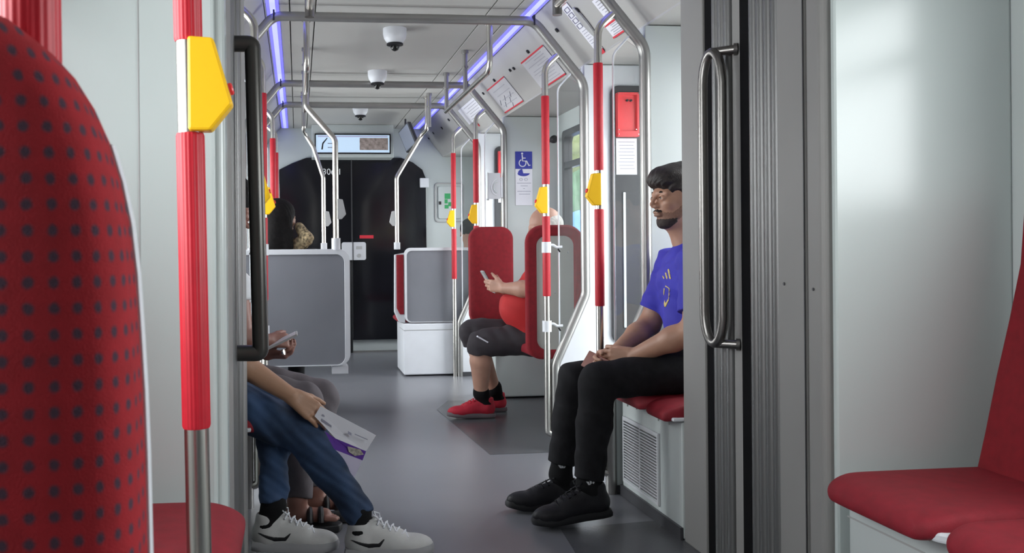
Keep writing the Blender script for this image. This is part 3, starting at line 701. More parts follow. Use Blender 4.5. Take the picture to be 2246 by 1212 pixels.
for i in range(len(rings)-1):
    for j in range(N): fs.append((i*N+j, i*N+(j+1) % N, (i+1)*N+(j+1) % N, (i+1)*N+j))
fs += [tuple(range(N))[::-1], tuple((len(rings)-1)*N+j for j in range(N))]
b = MB(); b.add(vs, fs); b.build('backrest', M['dotted'], t, smooth=True, auto=75)
b = MB(); vs = []
sh_ = [p for p in prof if p[1] < 1.12 and p[0] > -.2]
o_ = [(u+.0015, v) for u, v in sh_]; i_ = [(u-.03, v) for u, v in sh_][::-1]
b.prism(o_+i_, 'y', yf0+.045, yf0+.058); b.build('shell', M['white'], t)
b = MB(); b.box(-.43, -.09, yf0-.45, yf0+.05, .42, .47); b.build('cushion', M['cushion'], t, bevel=.015)
b = MB(); b.box(-.40, -.13, yf0-.35, yf0+.05, .001, .42); b.build('pedestal', M['panel'], t, bevel=.01)

# ------------------------------------------------------------------ gangway handles
def rtr(c, hw, z0, z1): # race-track loop in the plane across the car
    pts = []
    for k in range(13): a_ = math.pi*k/12; pts.append((c.x+hw*math.cos(a_), c.y-.04*math.cos(a_), z1-.1+.1*math.sin(a_)))
    for k in range(13): a_ = math.pi+math.pi*k/12; pts.append((c.x+hw*math.cos(a_), c.y-.04*math.cos(a_), z0+.1+.1*math.sin(a_)))
    return pts
yg = 2.72; zt_, zb_ = at(1590, 115, yg).z, at(1590, 752, yg).z
xa, xb = at(1543, 430, yg+.04).x, at(1585, 430, yg-.04).x
t = thing('looped_door_handle', 'long stainless looped handle on the ribbed gangway wall, behind the young man', 'handle', (1.33, yg, 0))
b = MB(); b.tube(rtr(V(((xa+xb)/2, yg, 0)), (xb-xa)/2, zb_, zt_), .0148, 16, closed=True); b.build('loop', M['darksteel'], t, smooth=True)
for z in (zt_, zb_):
    b = MB(); b.tube([((xa+xb)/2+.0, yg-.0, z), (1.348, yg-.05, z)], [.0135, .0145], 14); b.tube([(1.338, yg-.045, z), (1.348, yg-.05, z)], .019, 14); b.build('bracket', M['darksteel'], t, smooth=True, auto=30)
yg = 2.60; t = thing('dark_door_handle', 'dark grey angular handle bar on the ribbed gangway wall beside the passengers', 'handle', (-.19, yg, 0))
p = [at(503, 96, yg), at(554, 96, yg), at(572, 774, yg), at(516, 774, yg)]
b = MB(); b.tube(fillet(p, .014, 5), .023, 18); b.build('bar', mat('dark_handle', (.09, .088, .082), .3, .7, var=.1, stretch=(1, 1, .1)), t, smooth=True)
b = MB()
for q in (p[0], p[3]): b.tube([q+V((-.01, 0, 0)), q+V((.003, 0, 0))], .024, 16)
b.build('mount', M['rubber'], t, smooth=True, auto=30)
# short yellow-free screws on gangway panels
b = MB()
for (px, py) in ((1720, 622), (1784, 634)): q = atx(px, py, 1.334); b.lathe([(.0045, 0), (.004, .002)], q, 8, Matrix.Rotation(-math.pi/2, 3, 'Y'))
b.box(1.333, 1.3345, 2.283, 2.286, 0, 2.2)
struct(b.build('trim_10', M['dark']))
b = MB(); q = at(307, 600, 2.182); b.box(q.x-.0012, q.x+.0012, 2.180, 2.1825, 0, 2.2)
struct(b.build('trim_11', M['greyplastic']))

# ------------------------------------------------------------------ posters, stickers, plates
Z0c, X0c = CEIL, XC+.705; DX, DZ = .23, -.28
cn = V((-.28, 0, -.23)).normalized()            # inward normal of the sloping cove, poster side
def cove(y, tt, s=1, off=.003):
    p = V((X0c+DX*tt, y, Z0c+DZ*tt))+cn*off
    return p if s > 0 else V((2*XC-p.x, p.y, p.z))
def cove_patch(b, y0, y1, t0, t1, s=1, off=.003, th=.002):
    b.quadprism([cove(y0, t0, s, off), cove(y1, t0, s, off), cove(y1, t1, s, off), cove(y0, t1, s, off)], cn*th if s > 0 else V((-cn.x, 0, cn.z))*th)
def cpos(px, py):
    """(y, t) on the cove plane under a pixel."""
    d = FW + RT*((px-PPX)/FPX) - UP*((py-PPY)/FPX)
    p0 = V((X0c, 0, Z0c)); k = (p0-CAM).dot(cn)/d.dot(cn); q = CAM+d*k; return q.y, (q.x-X0c)/DX
def poster(corn, lab, name='poster', red=True, rows=10, s=1, m='paper', cols=None):
    ys_ = [cpos(*c)[0] for c in corn]; ts = [cpos(*c)[1] for c in corn]
    y0, y1, t0, t1 = min(ys_), max(ys_), max(.03, min(ts)), min(.97, max(ts))
    t = thing(name, lab, 'poster', cove((y0+y1)/2, (t0+t1)/2)); 
    b = MB(); cove_patch(b, y0, y1, t0, t1); b.build('sheet', M[m], t)
    if red:
        for tt in (t0, t1): b = MB(); cove_patch(b, y0, y1, tt-.012, tt+.012, off=.006, th=.002); b.build('red_strip', M['redink'], t)
    b = MB(); r = random.Random(int(y0*1000))
    for k in range(rows):
        tt = t0+(t1-t0)*(k+1)/(rows+1); a_ = y0+(y1-y0)*(.1+.1*r.random()); c_ = y1-(y1-y0)*(.1+.35*r.random())
        cove_patch(b, a_, c_, tt-.006, tt+.006, off=.0055, th=.001)
    b.build('lines_of_print', M['paleink'], t); return t, (y0, y1, t0, t1)
M['paleink'] = mat('pale_grey_print', (.40, .40, .45), .6)
PALEP = mat('pale_poster_paper', (.55, .55, .58), .5, var=.04); M['palep'] = PALEP
poster([(1145, 138), (1192, 98), (1198, 188), (1237, 163)], 'larger lilac printed sheet between two red strips, on the slope above the window', m='palep')
t, e = poster([(1073, 195), (1107, 168), (1108, 245), (1145, 222)], 'smaller printed sheet with a route map and red strips, above the wheelchair sign', m='palep', rows=4)
b = MB()
for (u, v) in ((.2, .5), (.35, .65), (.5, .5), (.65, .7), (.8, .55), (.4, .85)):
    y_ = e[0]+(e[1]-e[0])*u; tt = e[2]+(e[3]-e[2])*v
    b.tube([cove(y_, tt, 1, .007), cove(y_+.05, tt+.09, 1, .007)], .002, 5)
b.build('map_line', M['ink'], t)
# long narrow strip of pictograms beside the second hoop
y0, y1 = 4.24, 4.33
t = thing('pictogram_strip', 'narrow white strip of pictograms with red ends beside the second hoop', 'sticker', cove(4.28, .5))
b = MB(); cove_patch(b, y0, y1, .16, .94); b.build('strip', M['paper'], t)
for a_, c_ in ((.10, .17), (.93, 1.0)): b = MB(); cove_patch(b, y0, y1, a_, c_, off=.0055); b.build('red_end', M['redink'], t)
b = MB()
for k in range(4):
    c_ = .25+.09*k; ringp = [(y0+.018, c_-.03), (y1-.018, c_-.03), (y1-.018, c_+.03), (y0+.018, c_+.03)]
    for i in range(4):
        a0, a1 = ringp[i], ringp[(i+1) % 4]; b.tube([cove(a0[0], a0[1], 1, .007), cove(a1[0], a1[1], 1, .007)], .0022, 5)
for k in range(6): cove_patch(b, y0+.015, y1-.02, .60+.04*k, .607+.04*k, off=.0055, th=.001)
b.build('pictograms', M['ink'], t)
def cove_dot(name, px, py, r, lab, m='black', cat='fitting', n=4, ry=None):
    y_, tt = cpos(px, py); b = MB(); p = []
    for k in range(12):
        a_ = 2*math.pi*k/12; p.append(cove(y_+(ry or r)*math.cos(a_), tt+r/.362*math.sin(a_), 1, .003))
    b.quadprism(p, cn*.006); return tag(b.build(name, M[m]), lab, cat, 'small black fittings on the sloping panels' if m == 'black' else None)
for px, py, r, lab in ((1268, 22, .016, 'black fitting above the oval sign, nearest the gangway'), (1223, 65, .012, 'black fitting beside the second hoop corner'), (1159, 112, .012, 'black fitting at the top of the larger lilac sheet'),
                       (1085, 175, .012, 'black fitting at the top of the route map sheet'), (1120, 153, .011, 'black oblong mark between the two sheets, farther one'), (1128, 149, .011, 'black oblong mark between the two sheets, nearer one'),
                       (1061, 204, .011, 'black fitting beside the third hoop'), (985, 262, .013, 'black fitting past the last hoop, topmost of four'), (970, 280, .015, 'black fitting past the last hoop, second of four'),
                       (951, 291, .013, 'black fitting past the last hoop, third of four'), (941, 303, .012, 'black fitting past the last hoop, lowest of four')):
    cove_dot('panel_fitting', px, py, r, lab)
y_, tt = cpos(1284, 46)
b = MB(); b.quadprism([cove(y_+.10*math.cos(a_)*.28+.0, tt+.24*math.sin(a_), 1, .003) for a_ in [2*math.pi*k/20 for k in range(20)]], cn*.01)
tag(b.build('oval_plate', M['greyplastic'], bevel=.002), 'long grey oval plate on the slope between the first and second hoop', 'plate')
for corn, lab, rd in (([(1300, 2), (1325, 0), (1338, 28), (1322, 20)], 'small printed sheet at the top edge of the picture above the first hoop', False),
                      ([(1338, 50), (1362, 48), (1345, 78), (1364, 70)], 'small white card with red strip behind the bend of the first pole', True)):
    poster(corn, lab, 'card', red=rd, rows=5)
# framed timetable between third and fourth hoop
t, e = poster([(1008, 245), (1040, 212), (1045, 262), (1062, 235)], 'white framed timetable card between the last two hoops', 'timetable', red=False, rows=6)
for px, py, lab in ((1088, 262, 'tiny red mark on the slope near the third hoop pole'), (1050, 272, 'tiny red mark below the timetable card')):
    cove_dot('red_mark', px, py, .018, lab, 'redink', 'mark', ry=.008)

# wheelchair and pram sign on the third partition
yw = HY[2]-.007
def sq(px, py): q = at(px, py, yw); return q.x, q.z
x0, z1 = sq(1130, 332); x1, z0 = sq(1168, 450); xm, zm = sq(1130, 370)
t = thing('priority_sign', 'blue wheelchair sign above a white pram notice, between the posters and the empty seat', 'sign', ((x0+x1)/2, yw, z0))
b = MB(); b.box(x0, x1, yw-.002, yw, z0, zm-.002); b.build('white_sheet', M['paper'], t)
b = MB(); b.box(x0, x1, yw-.002, yw, zm, z1); b.build('blue_square', M['blue'], t)
S = (x1-x0); yy = yw-.0035
def tb(b, pts, r): b.tube([(x0+u*S, yy, zm+v*S) for u, v in pts], r*S, 8)
b = MB(); b.tube([(x0+.42*S+.20*S*math.cos(a_), yy, zm+.33*S+.20*S*math.sin(a_)) for a_ in [math.radians(d_) for d_ in range(110, 400, 15)]], .030*S, 8)
tb(b, [(.40, .80), (.43, .45), (.66, .45), (.80, .18), (.88, .22)], .035); tb(b, [(.42, .62), (.60, .62)], .03)
b.lathe([(.06*S, -.001), (.06*S, .001)], (x0+.40*S, yy, zm+.88*S), 12, Matrix.Rotation(math.pi/2, 3, 'X'))
b.build('wheelchair_symbol', M['paper'], t)
zp = zm-.46*S
b = MB(); P = [(x0+.45*S, zp+.02*S)]
fan = [(x0+(.48+(.36)*math.cos(math.radians(a_)))*S, zp+(.20+.17*math.sin(math.radians(a_)))*S) for a_ in range(180, 361, 15)]
b.prism(fan, 'y', yw-.004, yw-.002)
b.prism([(x0+.46*S, zp+.20*S)]+[(x0+(.42+.27*math.cos(math.radians(a_)))*S, zp+(.20+.25*math.sin(math.radians(a_)))*S) for a_ in range(95, 181, 12)], 'y', yw-.004, yw-.002)
b.build('pram_symbol', M['blue'], t)
b = MB()
for cxw in (.33, .62): b.tube([(x0+cxw*S+.09*S*math.cos(a_), yy, zp-.16*S+.07*S*math.sin(a_)) for a_ in [2*math.pi*k/14 for k in range(14)]], .008*S, 6, closed=True)
for k, (u0, u1) in enumerate(((.08, .92), (.3, .72), (.45, .55), (.1, .9), (.2, .85))): z = zp-(.38+.16*k)*S; b.box(x0+u0*S, x0+u1*S, yw-.0028, yw-.002, z, z+.025*S)
b.build('lines_of_print', M['ink'], t)
# plate with a curved symbol on the glass at the third hoop
yq_ = HY[2]+.06
q0, q1 = at(1070, 379, HY[2]-.06), at(1098, 436, HY[2]-.06); yy = HY[2]-.06
t = thing('symbol_plate', 'grey plate with a pale curved symbol fixed beside the third hoop', 'plate', ((q0.x+q1.x)/2, yy, q1.z))
b = MB(); b.prism(rrect(q0.x, q1.x, q1.z, q0.z, .006), 'y', yy, yy+.006); b.build('plate', M['frame'], t)
c_ = V((q1.x-.02, yy-.002, (q0.z+q1.z)/2-.01))
for r_ in (.045, .03): b = MB(); b.tube([c_+V((r_*math.cos(math.radians(a_)), 0, r_*1.25*math.sin(math.radians(a_)))) for a_ in range(95, 270, 12)], .003, 6); b.build('symbol', M['white'] if r_ > .04 else M['panel'], t)
b = MB(); b.tube([(q0.x, yy-.002, q0.z+.004), (q0.x-.002, yy-.002, q1.z-.004)], .003, 6); b.tube([(q0.x-.01, yy-.004, q1.z-.004), (q0.x+.006, yy-.004, q1.z-.004)], .005, 6); b.build('edge_rod', M['greyplastic'], t)
b = MB(); b.box(q1.x+.004, q1.x+.016, yy, yy+.05, q1.z+.01, q0.z-.03); b.build('side_strip', M['white'], t)
# door camera on the wall above the window
q = at(1213, 306, 5.9); b = MB(); b.lathe([(.024, -.03), (.026, .0), (.022, .03), (.012, .04)], (q.x+.2, 6.24, q.z), 14, Matrix.Rotation(math.pi/2, 3, 'X'))
q = at(1213, 306, 6.2)
t = thing('wall_spot', 'small black spot fitting on the wall just beside the window', 'fitting', q)
b = MB(); b.lathe([(.026, 0), (.028, .03), (.018, .05)], q, 14, Matrix.Rotation(math.pi/2, 3, 'X')); b.build('head', M['black'], t, smooth=True)
b = MB(); b.tube([q+V((0, 0, 0)), V((q.x, HY[2]-.005, q.z))], .01, 8); b.build('stem', M['black'], t)

# ------------------------------------------------------------------ outside the window
def blob(b, c, r, seed, n=2):
    rr = random.Random(seed); bm = bmesh.new(); bmesh.ops.create_icosphere(bm, subdivisions=3, radius=1)
    ph = [rr.random()*6 for _ in range(6)]
    for v in bm.verts:
        k = 1+.16*math.sin(5*v.co.x+ph[0])*math.sin(4*v.co.y+ph[1])+.10*math.sin(11*v.co.z+ph[2])*math.sin(9*v.co.x+ph[3])
        v.co = V((v.co.x*r[0]*k, v.co.y*r[1]*k, v.co.z*r[2]*k))+V(c)
    b.add([v.co for v in bm.verts], [[x.index for x in f.verts] for f in bm.faces]); bm.free()
M['leaf'] = mat('pale_green_leaves', (.70, .80, .38), .7, var=.35, vs=3.0); M['leaf2'] = mat('mid_green_leaves', (.34, .60, .38), .7, var=.4, vs=2.5); M['bark'] = mat('bark', (.10, .075, .05), .9, var=.3)
for i, (x, y, h, r, lm, lab) in enumerate(((6.3, 17.5, 4.2, 2.0, 'leaf', 'pale green leafy tree seen through the upper window pane'), (9.5, 24, 3.4, 2.4, 'leaf2', 'darker green tree beyond the blue container, outside the window'),
                                         (5.2, 21.5, 4.6, 1.8, 'leaf', 'yellow green tree farther off, outside the window'), (7.4, 14.0, 1.0, 1.1, 'leaf2', 'green bush at the foot of the trees outside the window'))):
    t = thing('tree' if i < 3 else 'bush', lab, 'tree' if i < 3 else 'bush', (x, y, -.4))
    b = MB(); rr = random.Random(i)
    for k in range(7): blob(b, (x+rr.uniform(-.6, .6)*r, y+rr.uniform(-.6, .6)*r, h+rr.uniform(-.6, .5)*r), (r*.6, r*.6, r*.5), i*10+k)
    b.build('crown', M[lm], t, smooth=True, auto=80)
    b = MB(); b.tube([(x, y, -.4), (x+.05, y, h)], [.14, .09], 10); b.build('trunk', M['bark'], t, smooth=True)
b = MB(); b.box(XR+.5, 40, -10, 60, -.45, -.4); struct(b.build('floor_street', mat('street_paving', (.28, .30, .29), .8, var=.15, vs=.6)))
t = thing('blue_dome', 'blue dome shaped container outside, seen through the lower window pane', 'container', (4.3, 12.4, -.4))
b = MB(); b.lathe([(.55, 0), (.62, .3), (.62, 1.2), (.52, 1.6), (.34, 1.85), (.08, 1.95)], (3.98, 12.4, -.4), 28); b.build('body', mat('dome_blue', (.16, .42, .95), .5, var=.08), t, smooth=True)  # dome for an unidentified blue shape beyond the pane

# ------------------------------------------------------------------ people: smooth solids polygonised on a grid
F32 = np.float32
def A3(p): return np.array((p[0], p[1], p[2]), dtype=np.float64)
def cap(p0, r0, p1, r1, k=.02, op=1): return dict(t='c', a=A3(p0), ra=r0, b=A3(p1), rb=r1, k=k, op=op)
def flat(p0, r0, p1, r1, k=.008, op=1): return dict(t='f', a=A3(p0), ra=r0, b=A3(p1), rb=r1, k=k, op=op)
def ell(c, r, R=None, k=.015, op=1): return dict(t='e', a=A3(c), r=np.array(r, float), R=np.eye(3) if R is None else np.array(R), k=k, op=op)
def box_(c, hlf, R=None, rad=.01, k=.01, op=1): return dict(t='b', a=A3(c), r=np.array(hlf, float), R=np.eye(3) if R is None else np.array(R), rad=rad, k=k, op=op)
def bound(p):
    if p['t'] in 'cf':
        m = max(p['ra'], p['rb']); return np.minimum(p['a'], p['b'])-m, np.maximum(p['a'], p['b'])+m
    if p['t'] == 'e': e = np.sqrt(((p['R']*p['r'])**2).sum(1))
    else: e = (np.abs(p['R'])*p['r']).sum(1)+p['rad']
    return p['a']-e, p['a']+e
def pdist(p, X, Y, Z):
    x, y, z = X-F32(p['a'][0]), Y-F32(p['a'][1]), Z-F32(p['a'][2])
    if p['t'] in 'cf':
        ba = p['b']-p['a']; L2 = max(float(ba@ba), 1e-9); ba = ba.astype(F32)
        t = (x*ba[0]+y*ba[1]+z*ba[2])/F32(L2); tc = np.clip(t, 0, 1)
        tt = tc if p['t'] == 'c' else t
        d = np.sqrt((x-ba[0]*tt)**2+(y-ba[1]*tt)**2+(z-ba[2]*tt)**2)-(F32(p['ra'])+F32(p['rb']-p['ra'])*tc)
        if p['t'] == 'f': L = F32(math.sqrt(L2)); d = np.maximum(d, np.maximum(-t*L, (t-1)*L))
        return d
    R = p['R'].astype(F32); r = p['r'].astype(F32)
    q = [R[0, i]*x+R[1, i]*y+R[2, i]*z for i in range(3)]
    if p['t'] == 'e':
        k0 = np.sqrt(sum((q[i]/r[i])**2 for i in range(3)))+F32(1e-6); k1 = np.sqrt(sum((q[i]/r[i]**2)**2 for i in range(3)))+F32(1e-6)
        return k0*(k0-1)/k1
    e = [np.abs(q[i])-(r[i]-F32(p['rad'])) for i in range(3)]
    out = np.sqrt(sum(np.maximum(v, 0)**2 for v in e)); ins = np.minimum(np.maximum(np.maximum(e[0], e[1]), e[2]), 0)
    return out+ins-F32(p['rad'])
def sdf_mesh(prims, h, post=None, grow=0.0):
    lo = np.min([bound(p)[0] for p in prims if p['op'] > 0], 0)-3*h-.006-grow; hi = np.max([bound(p)[1] for p in prims if p['op'] > 0], 0)+3*h+.006+grow
    n = np.ceil((hi-lo)/h).astype(int)+1
    ax = [(lo[i]+h*np.arange(n[i])).astype(F32) for i in range(3)]
    D = np.full(n, .05, dtype=F32)
    for p in prims:
        k = p['k']; a, c = bound(p); pad = k+.012+grow
        i0 = np.maximum(((a-pad-lo)/h).astype(int), 0); i1 = np.minimum(((c+pad-lo)/h).astype(int)+2, n)
        if (i1 <= i0).any(): continue
        sl = tuple(slice(i0[i], i1[i]) for i in range(3))
        d = pdist(p, ax[0][sl[0]][:, None, None], ax[1][sl[1]][None, :, None], ax[2][sl[2]][None, None, :])
        cur = D[sl]
        if p['op'] > 0:
            hh = np.maximum(k-np.abs(cur-d), 0)/max(k, 1e-6); D[sl] = np.minimum(cur, d)-hh*hh*F32(k*.25)
        else:
            d = -d; hh = np.maximum(k-np.abs(cur-d), 0)/max(k, 1e-6); D[sl] = np.maximum(cur, d)+hh*hh*F32(k*.25)
    if post is not None: D = post(D, ax[0][:, None, None], ax[1][None, :, None], ax[2][None, None, :]).astype(F32)
    S = D < 0
    c = np.zeros(tuple(m-1 for m in D.shape), dtype=np.int8)
    offs = [(i, j, k) for i in (0, 1) for j in (0, 1) for k in (0, 1)]
    for (i, j, k) in offs: c += S[i:S.shape[0]-1+i, j:S.shape[1]-1+j, k:S.shape[2]-1+k]
    act = np.argwhere((c > 0) & (c < 8)); idx = -np.ones(c.shape, dtype=np.int64); idx[tuple(act.T)] = np.arange(len(act))
    P = np.zeros((len(act), 3)); cnt = np.zeros(len(act))
    for a_ in range(3):
        for (u, v) in ((0, 0), (0, 1), (1, 0), (1, 1)):
            o0 = np.array([0, 0, 0]); others = [q for q in range(3) if q != a_]; o0[others[0]] = u; o0[others[1]] = v; o1 = o0.copy(); o1[a_] = 1
            p0, p1 = act+o0, act+o1; d0 = D[tuple(p0.T)]; d1 = D[tuple(p1.T)]; m = (d0 < 0) != (d1 < 0)
            t = np.where(m, d0/np.where(m, d0-d1, 1), 0)
            pos = act+o0+0.0; pos[:, a_] += t; P[m] += pos[m]; cnt[m] += 1
    P /= cnt[:, None]; Vv = lo+P*h
    Q = []
    for a_ in range(3):
        sl0 = [slice(1, -1)]*3; sl1 = [slice(1, -1)]*3; sl0[a_] = slice(0, -1); sl1[a_] = slice(1, None)
        s0 = S[tuple(sl0)]; s1 = S[tuple(sl1)]; E = np.argwhere(s0 != s1)
        if not len(E): continue
        inside = s0[tuple(E.T)]; off = np.array([1, 1, 1]); off[a_] = 0; E = E+off
        b1, b2 = [(a_+1) % 3, (a_+2) % 3]
        def cell(x, y): q = E.copy(); q[:, b1] -= x; q[:, b2] -= y; return idx[tuple(q.T)]
        qd = np.stack([cell(1, 1), cell(0, 1), cell(0, 0), cell(1, 0)], 1)
        qd[~inside] = qd[~inside][:, ::-1]; Q.append(qd)
    Q = np.concatenate(Q) if Q else np.zeros((0, 4), int); Q = Q[(Q >= 0).all(1)]
    return Vv, Q
def sdf_obj(name, prims, h, m, parent=None, post=None, grow=0.0):
    Vv, Q = sdf_mesh(prims, h, post, grow)
    me = bpy.data.meshes.new(name); me.vertices.add(len(Vv)); me.vertices.foreach_set('co', Vv.astype(F32).ravel())
    me.loops.add(len(Q)*4); me.polygons.add(len(Q)); me.loops.foreach_set('vertex_index', Q.astype(np.int32).ravel())
    me.polygons.foreach_set('loop_start', np.arange(0, len(Q)*4, 4, dtype=np.int32)); me.polygons.foreach_set('loop_total', np.full(len(Q), 4, dtype=np.int32))
    me.polygons.foreach_set('use_smooth', np.ones(len(Q), dtype=bool)); me.update(); me.validate()
    return link(name, me, m, parent)
def frame3(f, u):
    f = V(f).normalized(); l = V(u).cross(f).normalized(); u = f.cross(l).normalized(); return f, l, u
def Rm(f, l, u): return np.array([[f.x, l.x, u.x], [f.y, l.y, u.y], [f.z, l.z, u.z]])

def head_prims(c, f, u, s=1.0, ear=True, nose=1.0):
    f, l, u = frame3(f, u); R = Rm(f, l, u); c = V(c)
    P = lambda x, y, z: c+(f*x+l*y+u*z)*s
    o = [ell(P(-.014, 0, .036), (.098*s, .075*s, .090*s), R, .01), ell(P(.020, 0, -.030), (.068*s, .057*s, .082*s), R, .02), cap(P(.066, 0, -.094), .017*s, P(.060, 0, -.088), .02*s, .018)]
    for q in (-1, 1):
        o += [cap(P(-.012, q*.054, -.040), .016*s, P(.052, q*.020, -.090), .017*s, .022), cap(P(.084, q*.012, .024), .010*s, P(.070, q*.046, .022), .010*s, .014),
              ell(P(.058, q*.040, -.016), (.024*s, .022*s, .018*s), R, .018)]
    for q in (-1, 1): o.append(ell(P(.098, q*.032, .004), (.018*s, .019*s, .012*s), R, .012, -1))
    o += [cap(P(.089, 0, .018), .0068*s, P(.088+.022*nose, 0, -.019), .0074*s, .009), cap(P(.090, 0, -.022), .009*s, P(.101, 0, -.027), .0068*s, .008)]
    for q in (-1, 1):
        o += [ell(P(.094, q*.012, -.026), (.012*s, .007*s, .0075*s), R, .009)]
        o += [ell(P(.079, q*.032, .003), (.0138*s, .0165*s, .0125*s), R, .004), ell(P(.098, q*.032, .0025), (.012*s, .0125*s, .0042*s), R, .002, -1)]
    o += [ell(P(.087, 0, -.0505), (.011*s, .023*s, .0070*s), R, .007), ell(P(.084, 0, -.0620), (.011*s, .020*s, .0072*s), R, .007), ell(P(.099, 0, -.0565), (.012*s, .024*s, .0014*s), R, .003, -1),
          ell(P(.086, 0, -.075), (.008*s, .022*s, .006*s), R, .01, -1)]
    if ear:
        for q in (-1, 1):
            Re = np.array(Matrix.Rotation(q*.35, 3, u) @ Matrix([[f.x, l.x, u.x], [f.y, l.y, u.y], [f.z, l.z, u.z]]))
            o += [ell(P(-.012, q*.078, -.002), (.018*s, .007*s, .031*s), Re, .006), ell(P(-.006, q*.086, .002), (.010*s, .006*s, .018*s), Re, .004, -1)]
    return o, P, R
def torso_prims(J, g=0.0, w=1.0):
    """J: pelvis, belly, chest, hips (2), shoulders (2), neck."""
    lat = (J['S'][1]-J['S'][0]).normalized(); hl = (J['H'][1]-J['H'][0]).normalized(); o = []
    for q in (-1, 1):
        o.append(cap(J['pelvis']+hl*q*.07, .095*w+g, J['belly']+hl*q*.055, .092*w+g, .05))
        o.append(cap(J['belly']+hl*q*.055, .092*w+g, J['chest']+lat*q*.07, .098*w+g, .05))
    o.append(cap(J['S'][0], .050+g, J['S'][1], .050+g, .05)); up = (J['neck']-J['chest']).normalized()
    o.append(cap(J['chest']+up*.03, .085+g, J['neck']-up*.04, .05+g, .05))
    return o
def arm_prims(S, E, W, g=0, s=1.0):
    return [cap(S, .050*s+g, E, .038*s+g, .02), cap(E, .039*s+g, E+(W-E)*.35, .040*s+g, .02), cap(E+(W-E)*.35, .040*s+g, W, .025*s+g, .02)]
def hand_prims(W, d, n, th, curl=(.5, .6, .4), s=1.0, thumb=(.6, .8, .1), spread=.0):
    """W wrist, d towards the knuckles, n out of the palm, th towards the thumb."""
    W = V(W); d = V(d).normalized(); th = (V(th)-d*V(th).dot(d)).normalized(); nn = d.cross(th).normalized(); n = nn if nn.dot(V(n)) > 0 else -nn
    o = []; offs = (.029, .010, -.009, -.026); L = ((.040, .025, .020), (.045, .029, .021), (.041, .027, .020), (.032, .020, .018))
    for i in range(4):
        k0 = W+(d*.006+th*offs[i]*.55)*s; k1 = W+(d*(.088-.004*abs(i-1))+th*offs[i])*s
        o.append(cap(k0, .0150*s, k1, .0112*s, .010)); p = k1; a_ = 0
        for j in range(3):
            a_ += curl[j]*(1+.12*(i-1)); v = (d*math.cos(a_)+n*math.sin(a_)+th*spread*(1.5-i)*.12).normalized(); q = p+v*L[i][j]*s
            r = (.0090, .0082, .0075, .0066); o.append(cap(p, r[j]*s*(.92 if i == 3 else 1), q, r[j+1]*s*(.92 if i == 3 else 1), .003)); p = q
    p0 = W+(d*.018+th*.020)*s; v = (d*thumb[0]+th*thumb[1]+n*thumb[2]).normalized(); p1 = p0+v*.045*s; v2 = (v+d*.5+n*.25).normalized(); p2 = p1+v2*.032*s; p3 = p2+(v2+n*.2).normalized()*.026*s
    o += [cap(p0, .0150*s, p1, .0115*s, .010), cap(p1, .0108*s, p2, .0098*s, .004), cap(p2, .0096*s, p3, .0078*s, .003)]
    return o
def wrinkle(amp, fr, seed, dirv=(0, 0, 1)):
    rr = random.Random(seed); ph = [rr.random()*6.28 for _ in range(6)]; a = V(dirv).normalized()
    def f(D, X, Y, Z):
        u = X*F32(a.x)+Y*F32(a.y)+Z*F32(a.z)
        w_ = np.sin(u*fr+2.2*np.sin(X*11+ph[0])+1.8*np.sin(Y*14+ph[1])+ph[2])*np.sin(X*9+Z*7+ph[3])+.5*np.sin(u*fr*1.9+2*np.sin(Z*17+ph[4])+X*8+ph[5])
        return D+F32(amp)*w_.astype(F32)
    return f
def skin(name, c): return mat(name, c, .48, var=.08, vs=14, bump=.08, bs=160)
